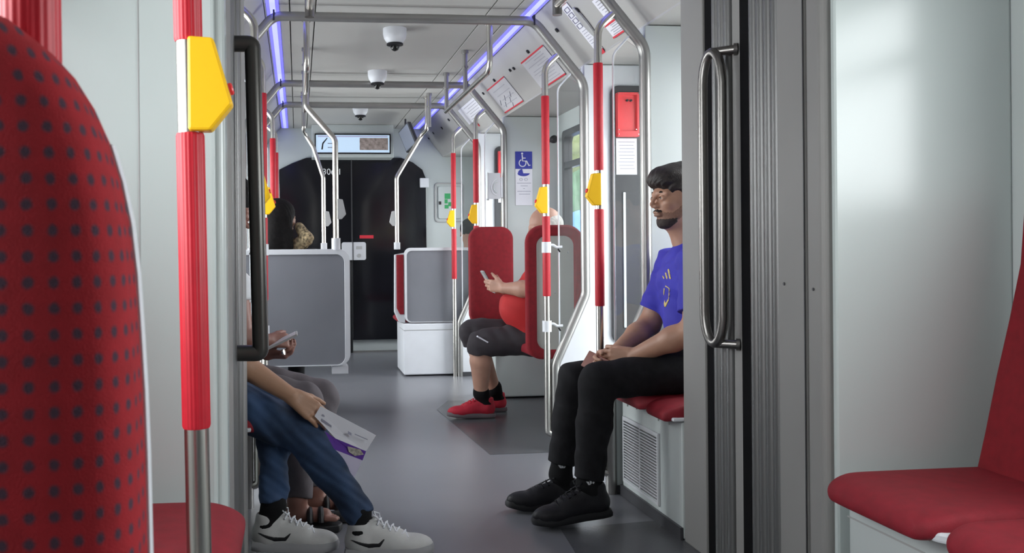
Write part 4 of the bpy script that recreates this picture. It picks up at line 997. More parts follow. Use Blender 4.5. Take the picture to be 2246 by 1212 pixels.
def shoe(parent, heel, toe, z_up, ms, msole, L=.285, side=1, h=.0035, mlace=None, logo=None, logoside=-1, soleh=.026, mouth=None):
    """heel and toe: points under the sole; logoside: -1 the side facing -Y."""
    heel = V(heel); f = (V(toe)-heel).normalized(); f, l, u = frame3(f, z_up); R = Rm(f, l, u); k = L/.285
    P = lambda x, y, z: heel+(f*x+l*y+u*z)*k
    up = [ell(P(.042, 0, .054), (.050, .037, .050), R, .02), cap(P(.05, 0, .050), .037, P(.15, 0, .044), .038, .02), ell(P(.208, .003, .034), (.078, .045, .036), R, .02),
          cap(P(.05, 0, .06), .040, P(.043, 0, .104), .039, .015), cap(P(.085, 0, .085), .031, P(.165, 0, .056), .033, .02), cap(P(.082, 0, .10), .024, P(.085, 0, .118), .024, .012), ell(P(.050, 0, .135), (.038, .029, .050), R, .006, -1)]
    def post(D, X, Y, Z):
        zz = (X-F32(heel.x))*F32(u.x)+(Y-F32(heel.y))*F32(u.y)+(Z-F32(heel.z))*F32(u.z)
        return np.maximum(np.maximum(D, F32(.012*k)-zz), zz-F32((mouth or .122)*k)-F32(.14)*np.maximum(((X-F32(heel.x))*F32(f.x)+(Y-F32(heel.y))*F32(f.y)+(Z-F32(heel.z))*F32(f.z))-F32(.05*k), 0))
    up2 = [dict(q, **({'r': q['r']*k} if 'r' in q else {'ra': q['ra']*k, 'rb': q['rb']*k})) for q in up]
    o = sdf_obj('shoe', up2, h, ms, parent, post)
    # sole
    out = [(-.008, -.012), (-.004, -.028), (.03, -.037), (.10, -.036), (.17, -.043), (.23, -.045), (.27, -.034), (.288, -.010), (.288, .012), (.272, .032), (.23, .045), (.17, .042), (.10, .034), (.03, .036), (-.004, .028), (-.008, .012)]
    b = MB(); n = len(out); c0 = (.14, 0); vs = []
    for (sc, z) in ((.95, .0), (1.0, .004), (1.01, soleh*.6), (.985, soleh)):
        for (x, y) in out: vs.append(P(c0[0]+(x-c0[0])*sc, y*sc, z+(.006 if x > .26 else 0)))
    fs = [tuple(range(n))[::-1], tuple(3*n+i for i in range(n))]
    for r_ in range(3):
        for i in range(n): fs.append((r_*n+i, r_*n+(i+1) % n, (r_+1)*n+(i+1) % n, (r_+1)*n+i))
    b.add(vs, fs); b.build('sole', msole, o, smooth=True, auto=50)
    if mlace:
        b = MB()
        for i in range(5):
            x = .104+.020*i; z = .121-.0105*i
            b.tube([P(x, -.026, z-.012), P(x+.006, -.010, z), P(x+.012, .010, z), P(x+.006, .026, z-.012)], .0030*k, 6)
            b.tube([P(x, .024, z-.011), P(x+.010, .004, z+.001), P(x+.020, -.022, z-.015)], .0028*k, 6)
        for q in (-1, 1):
            b.tube([P(.100, 0, .126), P(.092, q*.020, .140), P(.110, q*.036, .130), P(.112, q*.015, .122)], .0026*k, 6)
        b.build('lace', mlace, o, smooth=True)
    if logo:
        def post2(D, X, Y, Z):
            x_ = X-F32(heel.x); y_ = Y-F32(heel.y); z_ = Z-F32(heel.z)
            xx = (x_*f.x+y_*f.y+z_*f.z)/k; zz = (x_*u.x+y_*u.y+z_*u.z)/k; yy = (x_*l.x+y_*l.y+z_*l.z)/k
            m = None
            for (p0, r0, p1, r1) in (((.005, .070), .0012, (.075, .046), .0070), ((.075, .046), .0075, (.108, .046), .0060), ((.108, .046), .0062, (.128, .068), .0012)):
                bx, bz = p1[0]-p0[0], p1[1]-p0[1]; t = np.clip(((xx-p0[0])*bx+(zz-p0[1])*bz)/(bx*bx+bz*bz), 0, 1)
                dd = np.sqrt((xx-p0[0]-bx*t)**2+(zz-p0[1]-bz*t)**2)-(r0+(r1-r0)*t); m = dd if m is None else np.minimum(m, dd)
            s_ = logoside if l.y > 0 else -logoside
            return np.maximum(np.maximum(np.maximum(D-F32(.0016), (m*k).astype(F32)), ((zz-.066)*k).astype(F32)), (-s_*yy*k).astype(F32)+F32(.004))
        sdf_obj('side_tick', up2, .0022, logo, o, post2)
    return o
def in_shoe(AN, K, heel, toe, up=(0, 0, 1), st=.07, sr=.044):
    heel = V(heel); f, l, u = frame3(V(toe)-heel, up); Q = lambda x, z: heel+f*x+u*z
    return [cap(K, .048, AN, .034, .02), cap(AN, .034, Q(.045, .075), .030, .02), cap(Q(.045, .06), .026, Q(.16, .040), .024, .02)], [cap(AN+(K-AN).normalized()*st, sr, AN, min(sr, .041), .01), cap(AN, .041, Q(.045, .085), .037, .02), cap(Q(.045, .075), .036, Q(.11, .055), .031, .02)]
def eyes(P, parent, s, near, f, iris=(.03, .015, .008)):
    for q in near:
        b = MB(); c = P(.0775, q*.032, .003); R = V(f).to_track_quat('Z', 'Y').to_matrix()
        prof = [(.0120*s*math.sin(a_), .0120*s*math.cos(a_)) for a_ in [math.radians(t_) for t_ in (150, 120, 90, 70, 50, 35, 25)]]
        b.lathe(prof, c, 16, R); e = b.build('eye', M['eyewhite'], parent, smooth=True)
        b = MB(); b.lathe([(.0085*s, .0088*s), (.006*s, .0108*s), (.002*s, .0122*s)], c, 14, R); b.build('iris', M['iris'], e, smooth=True)
        b = MB(); b.tube([P(.0905, q*.020, .0045), P(.0925, q*.032, .0085), P(.083, q*.0455, .0035)], [.0008, .0017, .0008], 6); b.build('eyelash', M['iris'], parent, smooth=True)
M['eyewhite'] = mat('eye_white', (.34, .29, .27), .3); M['iris'] = mat('dark_iris', (.025, .014, .010), .2)
M['blackcloth'] = mat('black_trouser_cloth', (.012, .012, .014), .85, spec=.2, var=.25, vs=30, bump=.3, bs=700)
M['blackleather'] = mat('black_shoe_leather', (.016, .016, .019), .45, spec=.2, var=.2, vs=20, bump=.2, bs=300)
M['blacksole'] = mat('black_shoe_sole', (.010, .010, .012), .6)
M['blackhair'] = mat('black_hair', (.005, .004, .004), .75, spec=.2, var=.5, vs=60, bump=.5, bs=260)
M['sock'] = mat('black_sock', (.010, .010, .011), .95, spec=.2, bump=.4, bs=900)

# ------------------------------------------------------------------ the young man in blue (faces the aisle)
def young_man():
    t = thing('person', 'young man in a bright blue football shirt and black trousers, holding a phone', 'person', at(1500, 900, 3.42))
    Y = dict(); fz = V((-1, -.16, -.03))
    J = dict(pelvis=at(1556, 795, 3.42), belly=at(1520, 705, 3.41), chest=at(1510, 622, 3.40), neck=at(1515, 520, 3.40), H=(at(1545, 806, 3.33), at(1540, 800, 3.50)),
             S=(at(1530, 575, 3.235), at(1478, 578, 3.57)))
    K = (at(1312, 836, 3.28), at(1262, 832, 3.50)); AN = (at(1290, 1062, 3.28), at(1229, 1040, 3.50))
    E = (at(1524, 722, 3.17), at(1424, 712, 3.60)); W = (at(1392, 780, 3.33), at(1350, 774, 3.47))
    SK = skin('tan_skin', (.40, .215, .145))
    hp, P, R = head_prims(at(1484, 436, 3.40), fz, (0.05, 0, 1), 1.0, nose=1.05)
    body = torso_prims(J, -.012)+hp+[cap(P(-.030, 0, -.045), .052, J['neck']+V((.0, 0, -.03)), .056, .03), cap(P(.02, 0, -.085), .03, J['neck']+V((-.03, 0, 0)), .045, .03)]
    body += arm_prims(J['S'][0], E[0], W[0], .002, 1.08)+arm_prims(J['S'][1], E[1], W[1], .002, 1.08)
    ph = at(1306, 796, 3.40)
    body += hand_prims(W[0], ph-W[0]+V((0, 0, .012)), (0, 1, -.3), (-.2, .2, 1), (.35, .75, .6), .98, thumb=(.9, .35, .35))
    body += hand_prims(W[1], ph-W[1]+V((.01, .03, .0)), (.1, -1, -.2), (-.2, -.2, 1), (.45, .8, .6), .98, thumb=(.9, .3, .35))
    SHO = ((at(1336, 1128, 3.28), at(1168, 1154, 3.27), (.15, 0, 1)), (at(1266, 1117, 3.50), at(1118, 1114, 3.50), (0, 0, 1))); SO = []
    for i in (0, 1): bb, so = in_shoe(AN[i], K[i], *SHO[i]); body += [cap(J['H'][i], .07, K[i], .05, .02)]+bb; SO.append(so)
    sdf_obj('body', body, .0038, SK, t)
    # shirt
    SH = mat('bright_blue_shirt', (.034, .030, .40), .75, var=.10, vs=8, bump=.25, bs=800)
    sp = torso_prims(J, .006)
    for i in (0, 1):
        d = (E[i]-J['S'][i]); sp.append(flat(J['S'][i]-d.normalized()*.02, .064, J['S'][i]+d*.76, .066, .03)); sp.append(ell(J['S'][i], (.064, .064, .064), None, .03))
    cz = J['neck'].z+.012
    def cut(D, X, Y, Z): 
        D = wrinkle(.0028, 60, 3, (.5, .1, .8))(D, X, Y, Z)
        r = np.sqrt((X-F32(J['neck'].x))**2*.8+(Y-F32(J['neck'].y))**2)     # neck hole
        return np.maximum(D, (Z-F32(cz)+np.maximum(F32(J['neck'].x)-X-F32(.03), 0)*F32(.7)))
    sdf_obj('shirt', sp, .0055, SH, t, cut)
    def decal(name, shp, m, off=.0022):
        o = V(at(1460, 640, 3.29))
        def pst(D, X, Y, Z):
            D = wrinkle(.0028, 60, 3, (.5, .1, .8))(D, X, Y, Z); mm = None
            zf = X*F32(FW.x)+Y*F32(FW.y)+(Z-F32(CAM.z))*F32(FW.z)
            U_ = PPX+FPX*(X*F32(RT.x)+Y*F32(RT.y)+(Z-F32(CAM.z))*F32(RT.z))/zf; V_ = PPY-FPX*(X*F32(UP.x)+Y*F32(UP.y)+(Z-F32(CAM.z))*F32(UP.z))/zf
            for (p0, r0, p1, r1) in shp:
                bx, bz = p1[0]-p0[0], p1[1]-p0[1]; tt = np.clip(((U_-p0[0])*bx+(V_-p0[1])*bz)/(bx*bx+bz*bz+1e-9), 0, 1)
                dd = np.sqrt((U_-p0[0]-bx*tt)**2+(V_-p0[1]-bz*tt)**2)/565-(r0+(r1-r0)*tt); mm = dd if mm is None else np.minimum(mm, dd)
            return np.maximum(np.maximum(D-F32(off), mm.astype(F32)), Y-F32(3.40))
        sdf_obj(name, torso_prims(J, .006), .0032, m, t, pst)
    GD = mat('gold_print', (.62, .48, .16), .5)
    decal('chest_emblem', [((1466, 591), .0034, (1470, 610), .0036), ((1460, 598), .0030, (1463, 610), .0032), ((1454, 605), .0024, (1456, 610), .0026)], GD)
    decal('crest', [((1457, 632), .0020, (1455, 652), .0020), ((1455, 652), .0022, (1459, 671), .0040), ((1460, 627), .0024, (1468, 632), .0020), ((1468, 632), .0018, (1467, 655), .0018), ((1459, 671), .0040, (1466, 657), .0026)], GD)
    # trousers
    tp = [cap(J['pelvis']+V((.02, -.07, 0)), .105, J['pelvis']+V((.0, .07, 0)), .105, .04)]
    for i in (0, 1):
        A_ = AN[i]+(K[i]-AN[i])*(.06 if i == 0 else .12)
        tp += [cap(J['H'][i], .090, K[i], .068, .03), cap(K[i], .068, K[i]+(AN[i]-K[i])*.45, .062, .02), flat(K[i]+(AN[i]-K[i])*.30, .0625, A_, .056, .02)]
    sdf_obj('trousers', tp, .0055, M['blackcloth'], t, wrinkle(.0028, 48, 8, (.6, .1, .7)))
    for i in (0, 1): sdf_obj('sock', SO[i], .0045, M['sock'], t)
    shoe(t, at(1336, 1128, 3.28), at(1168, 1154, 3.27), (.15, 0, 1), M['blackleather'], M['blacksole'], mlace=M['blackleather'], L=.292)
    shoe(t, at(1266, 1117, 3.50), at(1118, 1114, 3.50), (0, 0, 1), M['blackleather'], M['blacksole'], mlace=M['blackleather'], L=.285)
    # white emblem on the sock near the ankle
    for i, (px, py, y_) in enumerate(((1296, 1063, 3.235), (1234, 1026, 3.455))):
        c = at(px, py, y_); b = MB()
        for q in (-1, 0, 1): b.quadprism([c+V((q*.006-.003, 0, 0)), c+V((q*.006+.003, 0, 0)), c+V((q*.012+.004, 0, .012+.004*(q == 0))), c+V((q*.012-.004, 0, .012+.004*(q == 0)))], (0, .01, 0))
        b.build('sock_emblem', M['frame'], t)
    # hair with a fringe
    hb, _, _ = head_prims(at(1484, 436, 3.40), fz, (0.05, 0, 1), 1.0)
    hair = [ell(P(-.018, 0, .050), (.105, .084, .088), R, .01), ell(P(.045, 0, .088), (.062, .070, .042), R, .025), ell(P(.080, 0, .070), (.030, .056, .026), R, .02), ell(P(-.05, 0, .105), (.07, .065, .035), R, .03)]
    hair += [ell(P(.110, 0, .000), (.052, .085, .048), R, .012, -1), ell(P(.055, .085, -.012), (.052, .035, .050), R, .01, -1), ell(P(.055, -.085, -.012), (.052, .035, .050), R, .01, -1), box_(P(0, 0, -.075), (.2, .2, .068), R, .01, .01, -1)]
    R_ = R
    def hp_(D, X, Y, Z):
        c = P(0, 0, 0); x, y, z = X-F32(c.x), Y-F32(c.y), Z-F32(c.z)
        fx = x*R_[0, 0]+y*R_[1, 0]+z*R_[2, 0]; ly = x*R_[0, 1]+y*R_[1, 1]+z*R_[2, 1]; uz = x*R_[0, 2]+y*R_[1, 2]+z*R_[2, 2]
        return D+F32(.0026)*np.sin(ly*260+fx*60+5*np.sin(uz*50))*np.sin(fx*70+uz*90)
    sdf_obj('hair', hair, .0036, mat('dark_brown_hair', (.018, .012, .011), .5, var=.5, vs=50, bump=.5, bs=240, stretch=(1, 3, .5)), t, hp_)
    BR = mat('dark_beard', (.030, .018, .015), .7, var=.4, vs=90, bump=.5, bs=500)
    def beard(D, X, Y, Z, stub=False):
        c = P(0, 0, 0); x, y, z = X-F32(c.x), Y-F32(c.y), Z-F32(c.z)
        fx = x*R_[0, 0]+y*R_[1, 0]+z*R_[2, 0]; ly = x*R_[0, 1]+y*R_[1, 1]+z*R_[2, 1]; uz = x*R_[0, 2]+y*R_[1, 2]+z*R_[2, 2]
        n_ = F32(.0025)*np.sin(fx*420+uz*130)*np.sin(ly*300+uz*260)
        if stub: return np.maximum(D-F32(.0005), np.maximum(np.maximum(uz+F32(.050)-np.maximum(F32(.05)-fx, 0)*F32(.75), F32(-.020)-fx), -(uz+F32(.125)))+n_)
        chin = np.maximum(uz+F32(.076)-np.maximum(F32(.055)-fx, 0)*F32(.18), F32(.030)-fx)
        mou = np.maximum(np.maximum(np.abs(uz+F32(.041)+np.abs(ly)*F32(.25))-F32(.0036), F32(.074)-fx), np.abs(ly)-F32(.026))
        reg = np.minimum(chin, mou)+n_
        return np.maximum(D-F32(.0020), reg)
    sdf_obj('beard', hb, .0030, BR, t, beard, grow=.006)
    sdf_obj('stubble', hb, .0030, mat('jaw_stubble', (.22, .115, .08), .7, var=.18, vs=260), t, lambda D, X, Y, Z: beard(D, X, Y, Z, True), grow=.006)
    eyes(P, t, 1.0, (-1, 1), fz)
    b = MB()
    for q in (-1, 1): b = MB(); b.tube([P(.088, q*.014, .024), P(.086, q*.028, .0275), P(.074, q*.050, .022)], [.0034, .0040, .0020], 8); b.build('eyebrow', M['blackhair'], t, smooth=True)
    b = MB(); q = P(.003, 0, -.002); q2 = P(-.004, .088 if (P(0, .088, 0)-P(0, 0, 0)).y < 0 else -.088, -.012)
    b.lathe([(.005, 0), (.006, .004), (.003, .008)], q2, 10); b.build('earbud', M['white'], t, smooth=True)
    # phone
    g = thing('phone', 'phone in an orange brown case held in the young man’s hands', 'phone', ph)
    Rp = Matrix.Rotation(.55, 3, 'Y') @ Matrix.Rotation(.45, 3, 'Z'); c = at(1308, 797, 3.40)
    def slab(nm, hx, hy, hz, off, m):
        b = MB(); vs = [c+Rp@V(p) for p in [(x*hx+off, y*hy, z*hz) for x in (-1, 1) for y, z in ((-1, -1), (1, -1), (1, 1), (-1, 1))]]
        b.add(vs, [(0, 1, 2, 3), (4, 7, 6, 5), (0, 4, 5, 1), (1, 5, 6, 2), (2, 6, 7, 3), (3, 7, 4, 0)]); return b.build(nm, m, g, bevel=.003)
    slab('case', .005, .064, .034, 0, mat('orange_case', (.17, .036, .018), .4)); slab('screen', .001, .056, .027, .005, M['black'])
    return t
young_man()

# ------------------------------------------------------------------ man in jeans (only arm and legs show past the gangway)
def simple_head(t, c, f, up, SK, s, h, hairm, kind='short', body=None):
    hp, P, R = head_prims(c, f, up, s)
    if kind == 'short':
        hair = [ell(P(-.018, 0, .048), (.104*s, .084*s, .088*s), R, .01), ell(P(.118, 0, -.01), (.062*s, .095*s, .075*s), R, .012, -1), box_(P(.06, 0, -.09), (.08, .2, .08), R, .01, .01, -1), box_(P(0, 0, -.125), (.2, .2, .07), R, .01, .01, -1)]
    elif kind == 'bald':
        hair = [ell(P(-.030, 0, .015), (.092*s, .085*s, .078*s), R, .01), box_(P(.10, 0, 0), (.085, .2, .2), R, .01, .02, -1), ell(P(.03, 0, .11), (.10*s, .060*s, .055*s), R, .02, -1), box_(P(0, 0, -.14), (.2, .2, .07), R, .01, .01, -1)]
    else:
        hair = [ell(P(-.022, 0, .045), (.112*s, .096*s, .092*s), R, .01), cap(P(-.05, 0, .02), .088*s, P(-.055, 0, -.17), .082*s, .03), cap(P(-.01, .06, .0), .040*s, P(-.005, .075, -.17), .040*s, .03), cap(P(-.01, -.06, .0), .040*s, P(-.005, -.075, -.17), .040*s, .03),
                ell(P(.125, 0, -.03), (.068*s, .085*s, .105*s), R, .012, -1)]
    sdf_obj('hair', hair, max(h*.8, .004), hairm, t, wrinkle(.0016, 300, 5, (.3, 1, .2)))
    return hp, P
def jeans_man():
    t = thing('person', 'man in blue jeans and white sneakers, mostly hidden, holding a folded brochure', 'person', at(440, 900, 3.2))
    J = dict(pelvis=V((-.42, 3.235, .57)), belly=V((-.40, 3.235, .72)), chest=V((-.37, 3.235, .93)), neck=V((-.36, 3.235, 1.12)), H=(V((-.38, 3.185, .555)), V((-.38, 3.30, .555))), S=(V((-.37, 3.12, 1.03)), V((-.37, 3.38, 1.03))))
    K = (at(664, 945, 3.14), at(600, 893, 3.26)); AN = (at(786, 1124, 3.03), at(600, 1110, 3.12))
    E = (at(478, 765, 3.13), V((-.46, 3.39, .78))); W = (at(640, 868, 3.09), V((-.38, 3.32, .66)))
    SK = skin('light_brown_skin', (.40, .225, .14))
    hp, P = simple_head(t, V((-.335, 3.235, 1.25)), (1, 0, -.15), (0, 0, 1), SK, 1.0, .006, M['blackhair'])
    body = torso_prims(J, -.012)+hp+[cap(P(-.03, 0, -.045), .05, J['neck'], .055, .03)]
    body += arm_prims(J['S'][0], E[0], W[0], .0, 1.05)+arm_prims(J['S'][1], E[1], W[1], 0, 1.05)
    body += hand_prims(W[0], at(694, 908, 3.075)-W[0], (.1, .75, -.5), (.5, .35, .6), (.22, .42, .30), 1.0, thumb=(.8, .5, .4))
    body += hand_prims(W[1], (.5, -.3, -.6), (0, 0, -1), (0, -1, 0), (.3, .4, .3), .9)
    SHO = ((at(762, 1220, 3.03), at(940, 1214, 3.0)), (at(556, 1203, 3.12), at(730, 1206, 3.10))); SO = []
    for i in (0, 1): bb, so = in_shoe(AN[i], K[i], *SHO[i], st=.02, sr=.038); body += [cap(J['H'][i], .07, K[i], .05, .02)]+bb; SO.append(so)
    sdf_obj('body', body, .0042, SK, t)
    sp = torso_prims(J, .008)
    for i in (0, 1): d = E[i]-J['S'][i]; sp.append(flat(J['S'][i], .06, J['S'][i]+d*.6, .06, .03)); sp.append(ell(J['S'][i], (.06, .06, .06), None, .03))
    sdf_obj('shirt', sp, .008, mat('dark_shirt', (.05, .055, .07), .8), t)
    JN = mat('blue_denim', (.026, .055, .12), .85, var=.6, vs=7, bump=.4, bs=600)
    nt = JN.node_tree; 
    tp = [cap(J['pelvis']+V((0, -.06, 0)), .105, J['pelvis']+V((0, .06, 0)), .105, .04)]
    tp += [cap(J['H'][0], .088, K[0], .072, .03), cap(K[0], .072, K[0]+(AN[0]-K[0])*.45, .062, .02), flat(K[0]+(AN[0]-K[0])*.3, .062, AN[0]+(K[0]-AN[0])*-.06, .046, .02),
           cap(AN[0]+(K[0]-AN[0])*.02, .046, AN[0]+(K[0]-AN[0])*.06, .048, .01),
           cap(J['H'][1], .088, K[1], .066, .03), cap(K[1], .064, K[1]+(AN[1]-K[1])*.45, .054, .02), flat(K[1]+(AN[1]-K[1])*.3, .054, AN[1]+V((0, 0, .01)), .047, .02)]
    w1 = wrinkle(.0050, 44, 4, (.8, .1, .6)); w2 = wrinkle(.0022, 110, 14, (.6, .3, .7))
    sdf_obj('jeans', tp, .0045, JN, t, lambda D, X, Y, Z: w2(w1(D, X, Y, Z), X, Y, Z))
    WL = mat('white_shoe_leather', (.55, .55, .54), .5, var=.05, vs=20, bump=.1, bs=300); WS = mat('grey_white_sole', (.36, .36, .37), .6, var=.08)
    shoe(t, at(762, 1220, 3.03), at(940, 1214, 3.0), (0, 0, 1), WL, WS, L=.285, mlace=M['white'], logo=M['black'], soleh=.032)
    shoe(t, at(556, 1203, 3.12), at(730, 1206, 3.10), (0, 0, 1), WL, WS, L=.285, mlace=M['white'], logo=M['black'], soleh=.032)
    for i in (0, 1): sdf_obj('sock', SO[i], .0045, M['sock'], t)
    # brochure
    yb_ = 3.06
    g = thing('brochure', 'folded white and purple brochure held low over the aisle by the man in jeans', 'brochure', at(740, 960, yb_))
    def sheet(nm, pts, m, dy=0, th=.0012): b = MB(); b.quadprism([at(px, py, yb_+yo) for px, py, yo in pts], (0, th, 0)); b.v = [(x, y+dy, z) for x, y, z in b.v]; return b.build(nm, m, g)
    PU = mat('purple_print', (.13, .04, .36), .5); PL = mat('pale_lilac_paper', (.62, .58, .74), .6)
    top = [(690, 912, .0), (703, 890, .0), (825, 954, .03), (803, 989, .03), (736, 961, .01)]
    s_ = sheet('cover', top, M['paper'])
    sheet('purple_band', [(712, 945, .004), (736, 961, .01), (803, 989, .03), (795, 1009, .034), (733, 985, .012)], PU)
    sheet('lower_flap', [(733, 985, .012), (795, 1009, .034), (775, 1051, .03), (752, 1022, .02)], PL)
    sheet('photo_patch', [(762, 978, .016), (790, 985, .024), (798, 996, .03), (778, 999, .026), (765, 990, .02)], mat('printed_photo', (.45, .42, .36), .5, var=.5, vs=120), dy=-.002)
    for (x0, y0, x1, y1, hgt) in ((707, 907, 716, 912, 4), (706, 917, 727, 932, 5), (763, 944, 771, 949, 6), (778, 950, 806, 962, 2)):
        sheet('print', [(x0, y0, .004), (x1, y1, .012), (x1, y1+hgt, .012), (x0, y0+hgt, .004)], M['ink'], dy=-.004)
jeans_man()

# ------------------------------------------------------------------ man in grey trousers with a phone
def grey_man():
    t = thing('person', 'man in grey trousers and sandals looking down at his phone', 'person', at(480, 900, 3.5))
    J = dict(pelvis=V((-.40, 3.53, .57)), belly=V((-.39, 3.53, .72)), chest=V((-.36, 3.53, .93)), neck=V((-.31, 3.53, 1.10)), H=(V((-.36, 3.46, .56)), V((-.36, 3.60, .56))), S=(at(512, 620, 3.44), at(520, 622, 3.64)))
    K = (at(668, 878, 3.42), at(703, 872, 3.57)); AN = (at(652, 1095, 3.36), at(690, 1070, 3.48))
    E = (at(535, 742, 3.42), at(532, 742, 3.66)); W = (at(588, 748, 3.46), at(586, 776, 3.55))
    SK = skin('brown_skin', (.26, .12, .09))
    hp, P = simple_head(t, at(500, 458, 3.52), (.86, -.05, -.45), (.4, 0, 1), SK, 1.0, .006, M['blackhair'])
    body = torso_prims(J, -.012)+hp+[cap(P(-.03, 0, -.045), .05, J['neck'], .055, .03)]
    body += arm_prims(J['S'][0], E[0], W[0])+arm_prims(J['S'][1], E[1], W[1])
    body += hand_prims(W[0], at(628, 746, 3.49)-W[0], (.1, .5, -.7), (.3, .6, .6), (.5, .7, .5), .86, thumb=(.8, .5, .2))
    body += hand_prims(W[1], at(626, 778, 3.51)-W[1], (-.1, -.2, 1), (.3, -.9, .3), (.5, .8, .6), .86, thumb=(.8, .5, .4))
    for i in (0, 1): body += [cap(J['H'][i], .07, K[i], .05, .02), cap(K[i], .048, AN[i], .034, .02), cap(AN[i], .034, AN[i]+V((0, 0, -.035)), .032, .02), cap(AN[i]+V((-.02, 0, -.05)), .028, AN[i]+V((.10, -.01, -.058)), .026, .02)]
    for i in (0, 1):
        for q in range(5): body.append(cap(AN[i]+V((.10, -.01+.014*(q-2), -.062)), .011, AN[i]+V((.145-.008*abs(q-1), -.01+.016*(q-2), -.066)), .009, .003))
    sdf_obj('body', body, .0055, SK, t)
    sp = torso_prims(J, .006)
    for i in (0, 1): d = E[i]-J['S'][i]; sp.append(flat(J['S'][i], .056, J['S'][i]+d*.35, .058, .03))
    sdf_obj('shirt', sp, .008, mat('white_shirt', (.62, .64, .66), .8), t)
    GT = mat('grey_trouser_cloth', (.115, .100, .110), .85, var=.15, vs=20, bump=.3, bs=700)
    tp = [cap(J['pelvis']+V((0, -.06, 0)), .10, J['pelvis']+V((0, .06, 0)), .10, .04)]
    for i in (0, 1): tp += [cap(J['H'][i], .086, K[i], .070, .03), cap(K[i], .068, K[i]+(AN[i]-K[i])*.4, .056, .02), flat(K[i]+(AN[i]-K[i])*.3, .060, AN[i]+(K[i]-AN[i])*.02, .053, .02)]
    sdf_obj('trousers', tp, .0055, GT, t, wrinkle(.0034, 50, 12, (.7, .1, .6)))
    for i in (0, 1):
        c = AN[i]; b = MB(); out = [(-.055, -.028), (-.03, -.036), (.04, -.038), (.10, -.044), (.15, -.034), (.165, 0), (.15, .03), (.10, .04), (.04, .034), (-.03, .034), (-.055, .026)]
        zb_ = .003; b.prism([(c.x+u, c.y-.01+v) for u, v in out], 'z', zb_, zb_+.028); s_ = b.build('sandal', M['blacksole'], t, bevel=.005)
        b = MB(); zc_ = c.z-.058
        for x in (.045, .085): b.tube([V((c.x+x, c.y-.01+.037*math.cos(a_), zc_-.016+.038*math.sin(a_))) for a_ in [math.pi*k/8 for k in range(9)]], .012, 8)
        b.build('strap', M['black'], s_, smooth=True)
    g = thing('phone', 'phone held flat in the hands of the man in grey trousers', 'phone', at(620, 752, 3.48))
    p0, p1 = at(572, 775, 3.415), at(653, 736, 3.415); d = (p1-p0); n = V((-d.z, 0, d.x)).normalized()*.008
    b = MB(); b.quadprism([p0, p1, p1+n, p0+n], (0, .07, .006)); b.build('case', M['greyplastic'], g, bevel=.002)
    b = MB(); b.quadprism([p0+n+d*.04, p1+n-d*.04, p1+n*1.1-d*.04, p0+n*1.1+d*.04], (0, .066, .006)); b.build('screen', M['paper'], g)
    b = MB(); c = at(622, 772, 3.455); b.lathe([(.003, -.006), (.011, -.004), (.011, .004), (.003, .006)], c, 14, V((1, -.5, .3)).to_track_quat('Z', 'Y').to_matrix())
    b.build('ring', M['steel'], t, smooth=True)
grey_man()

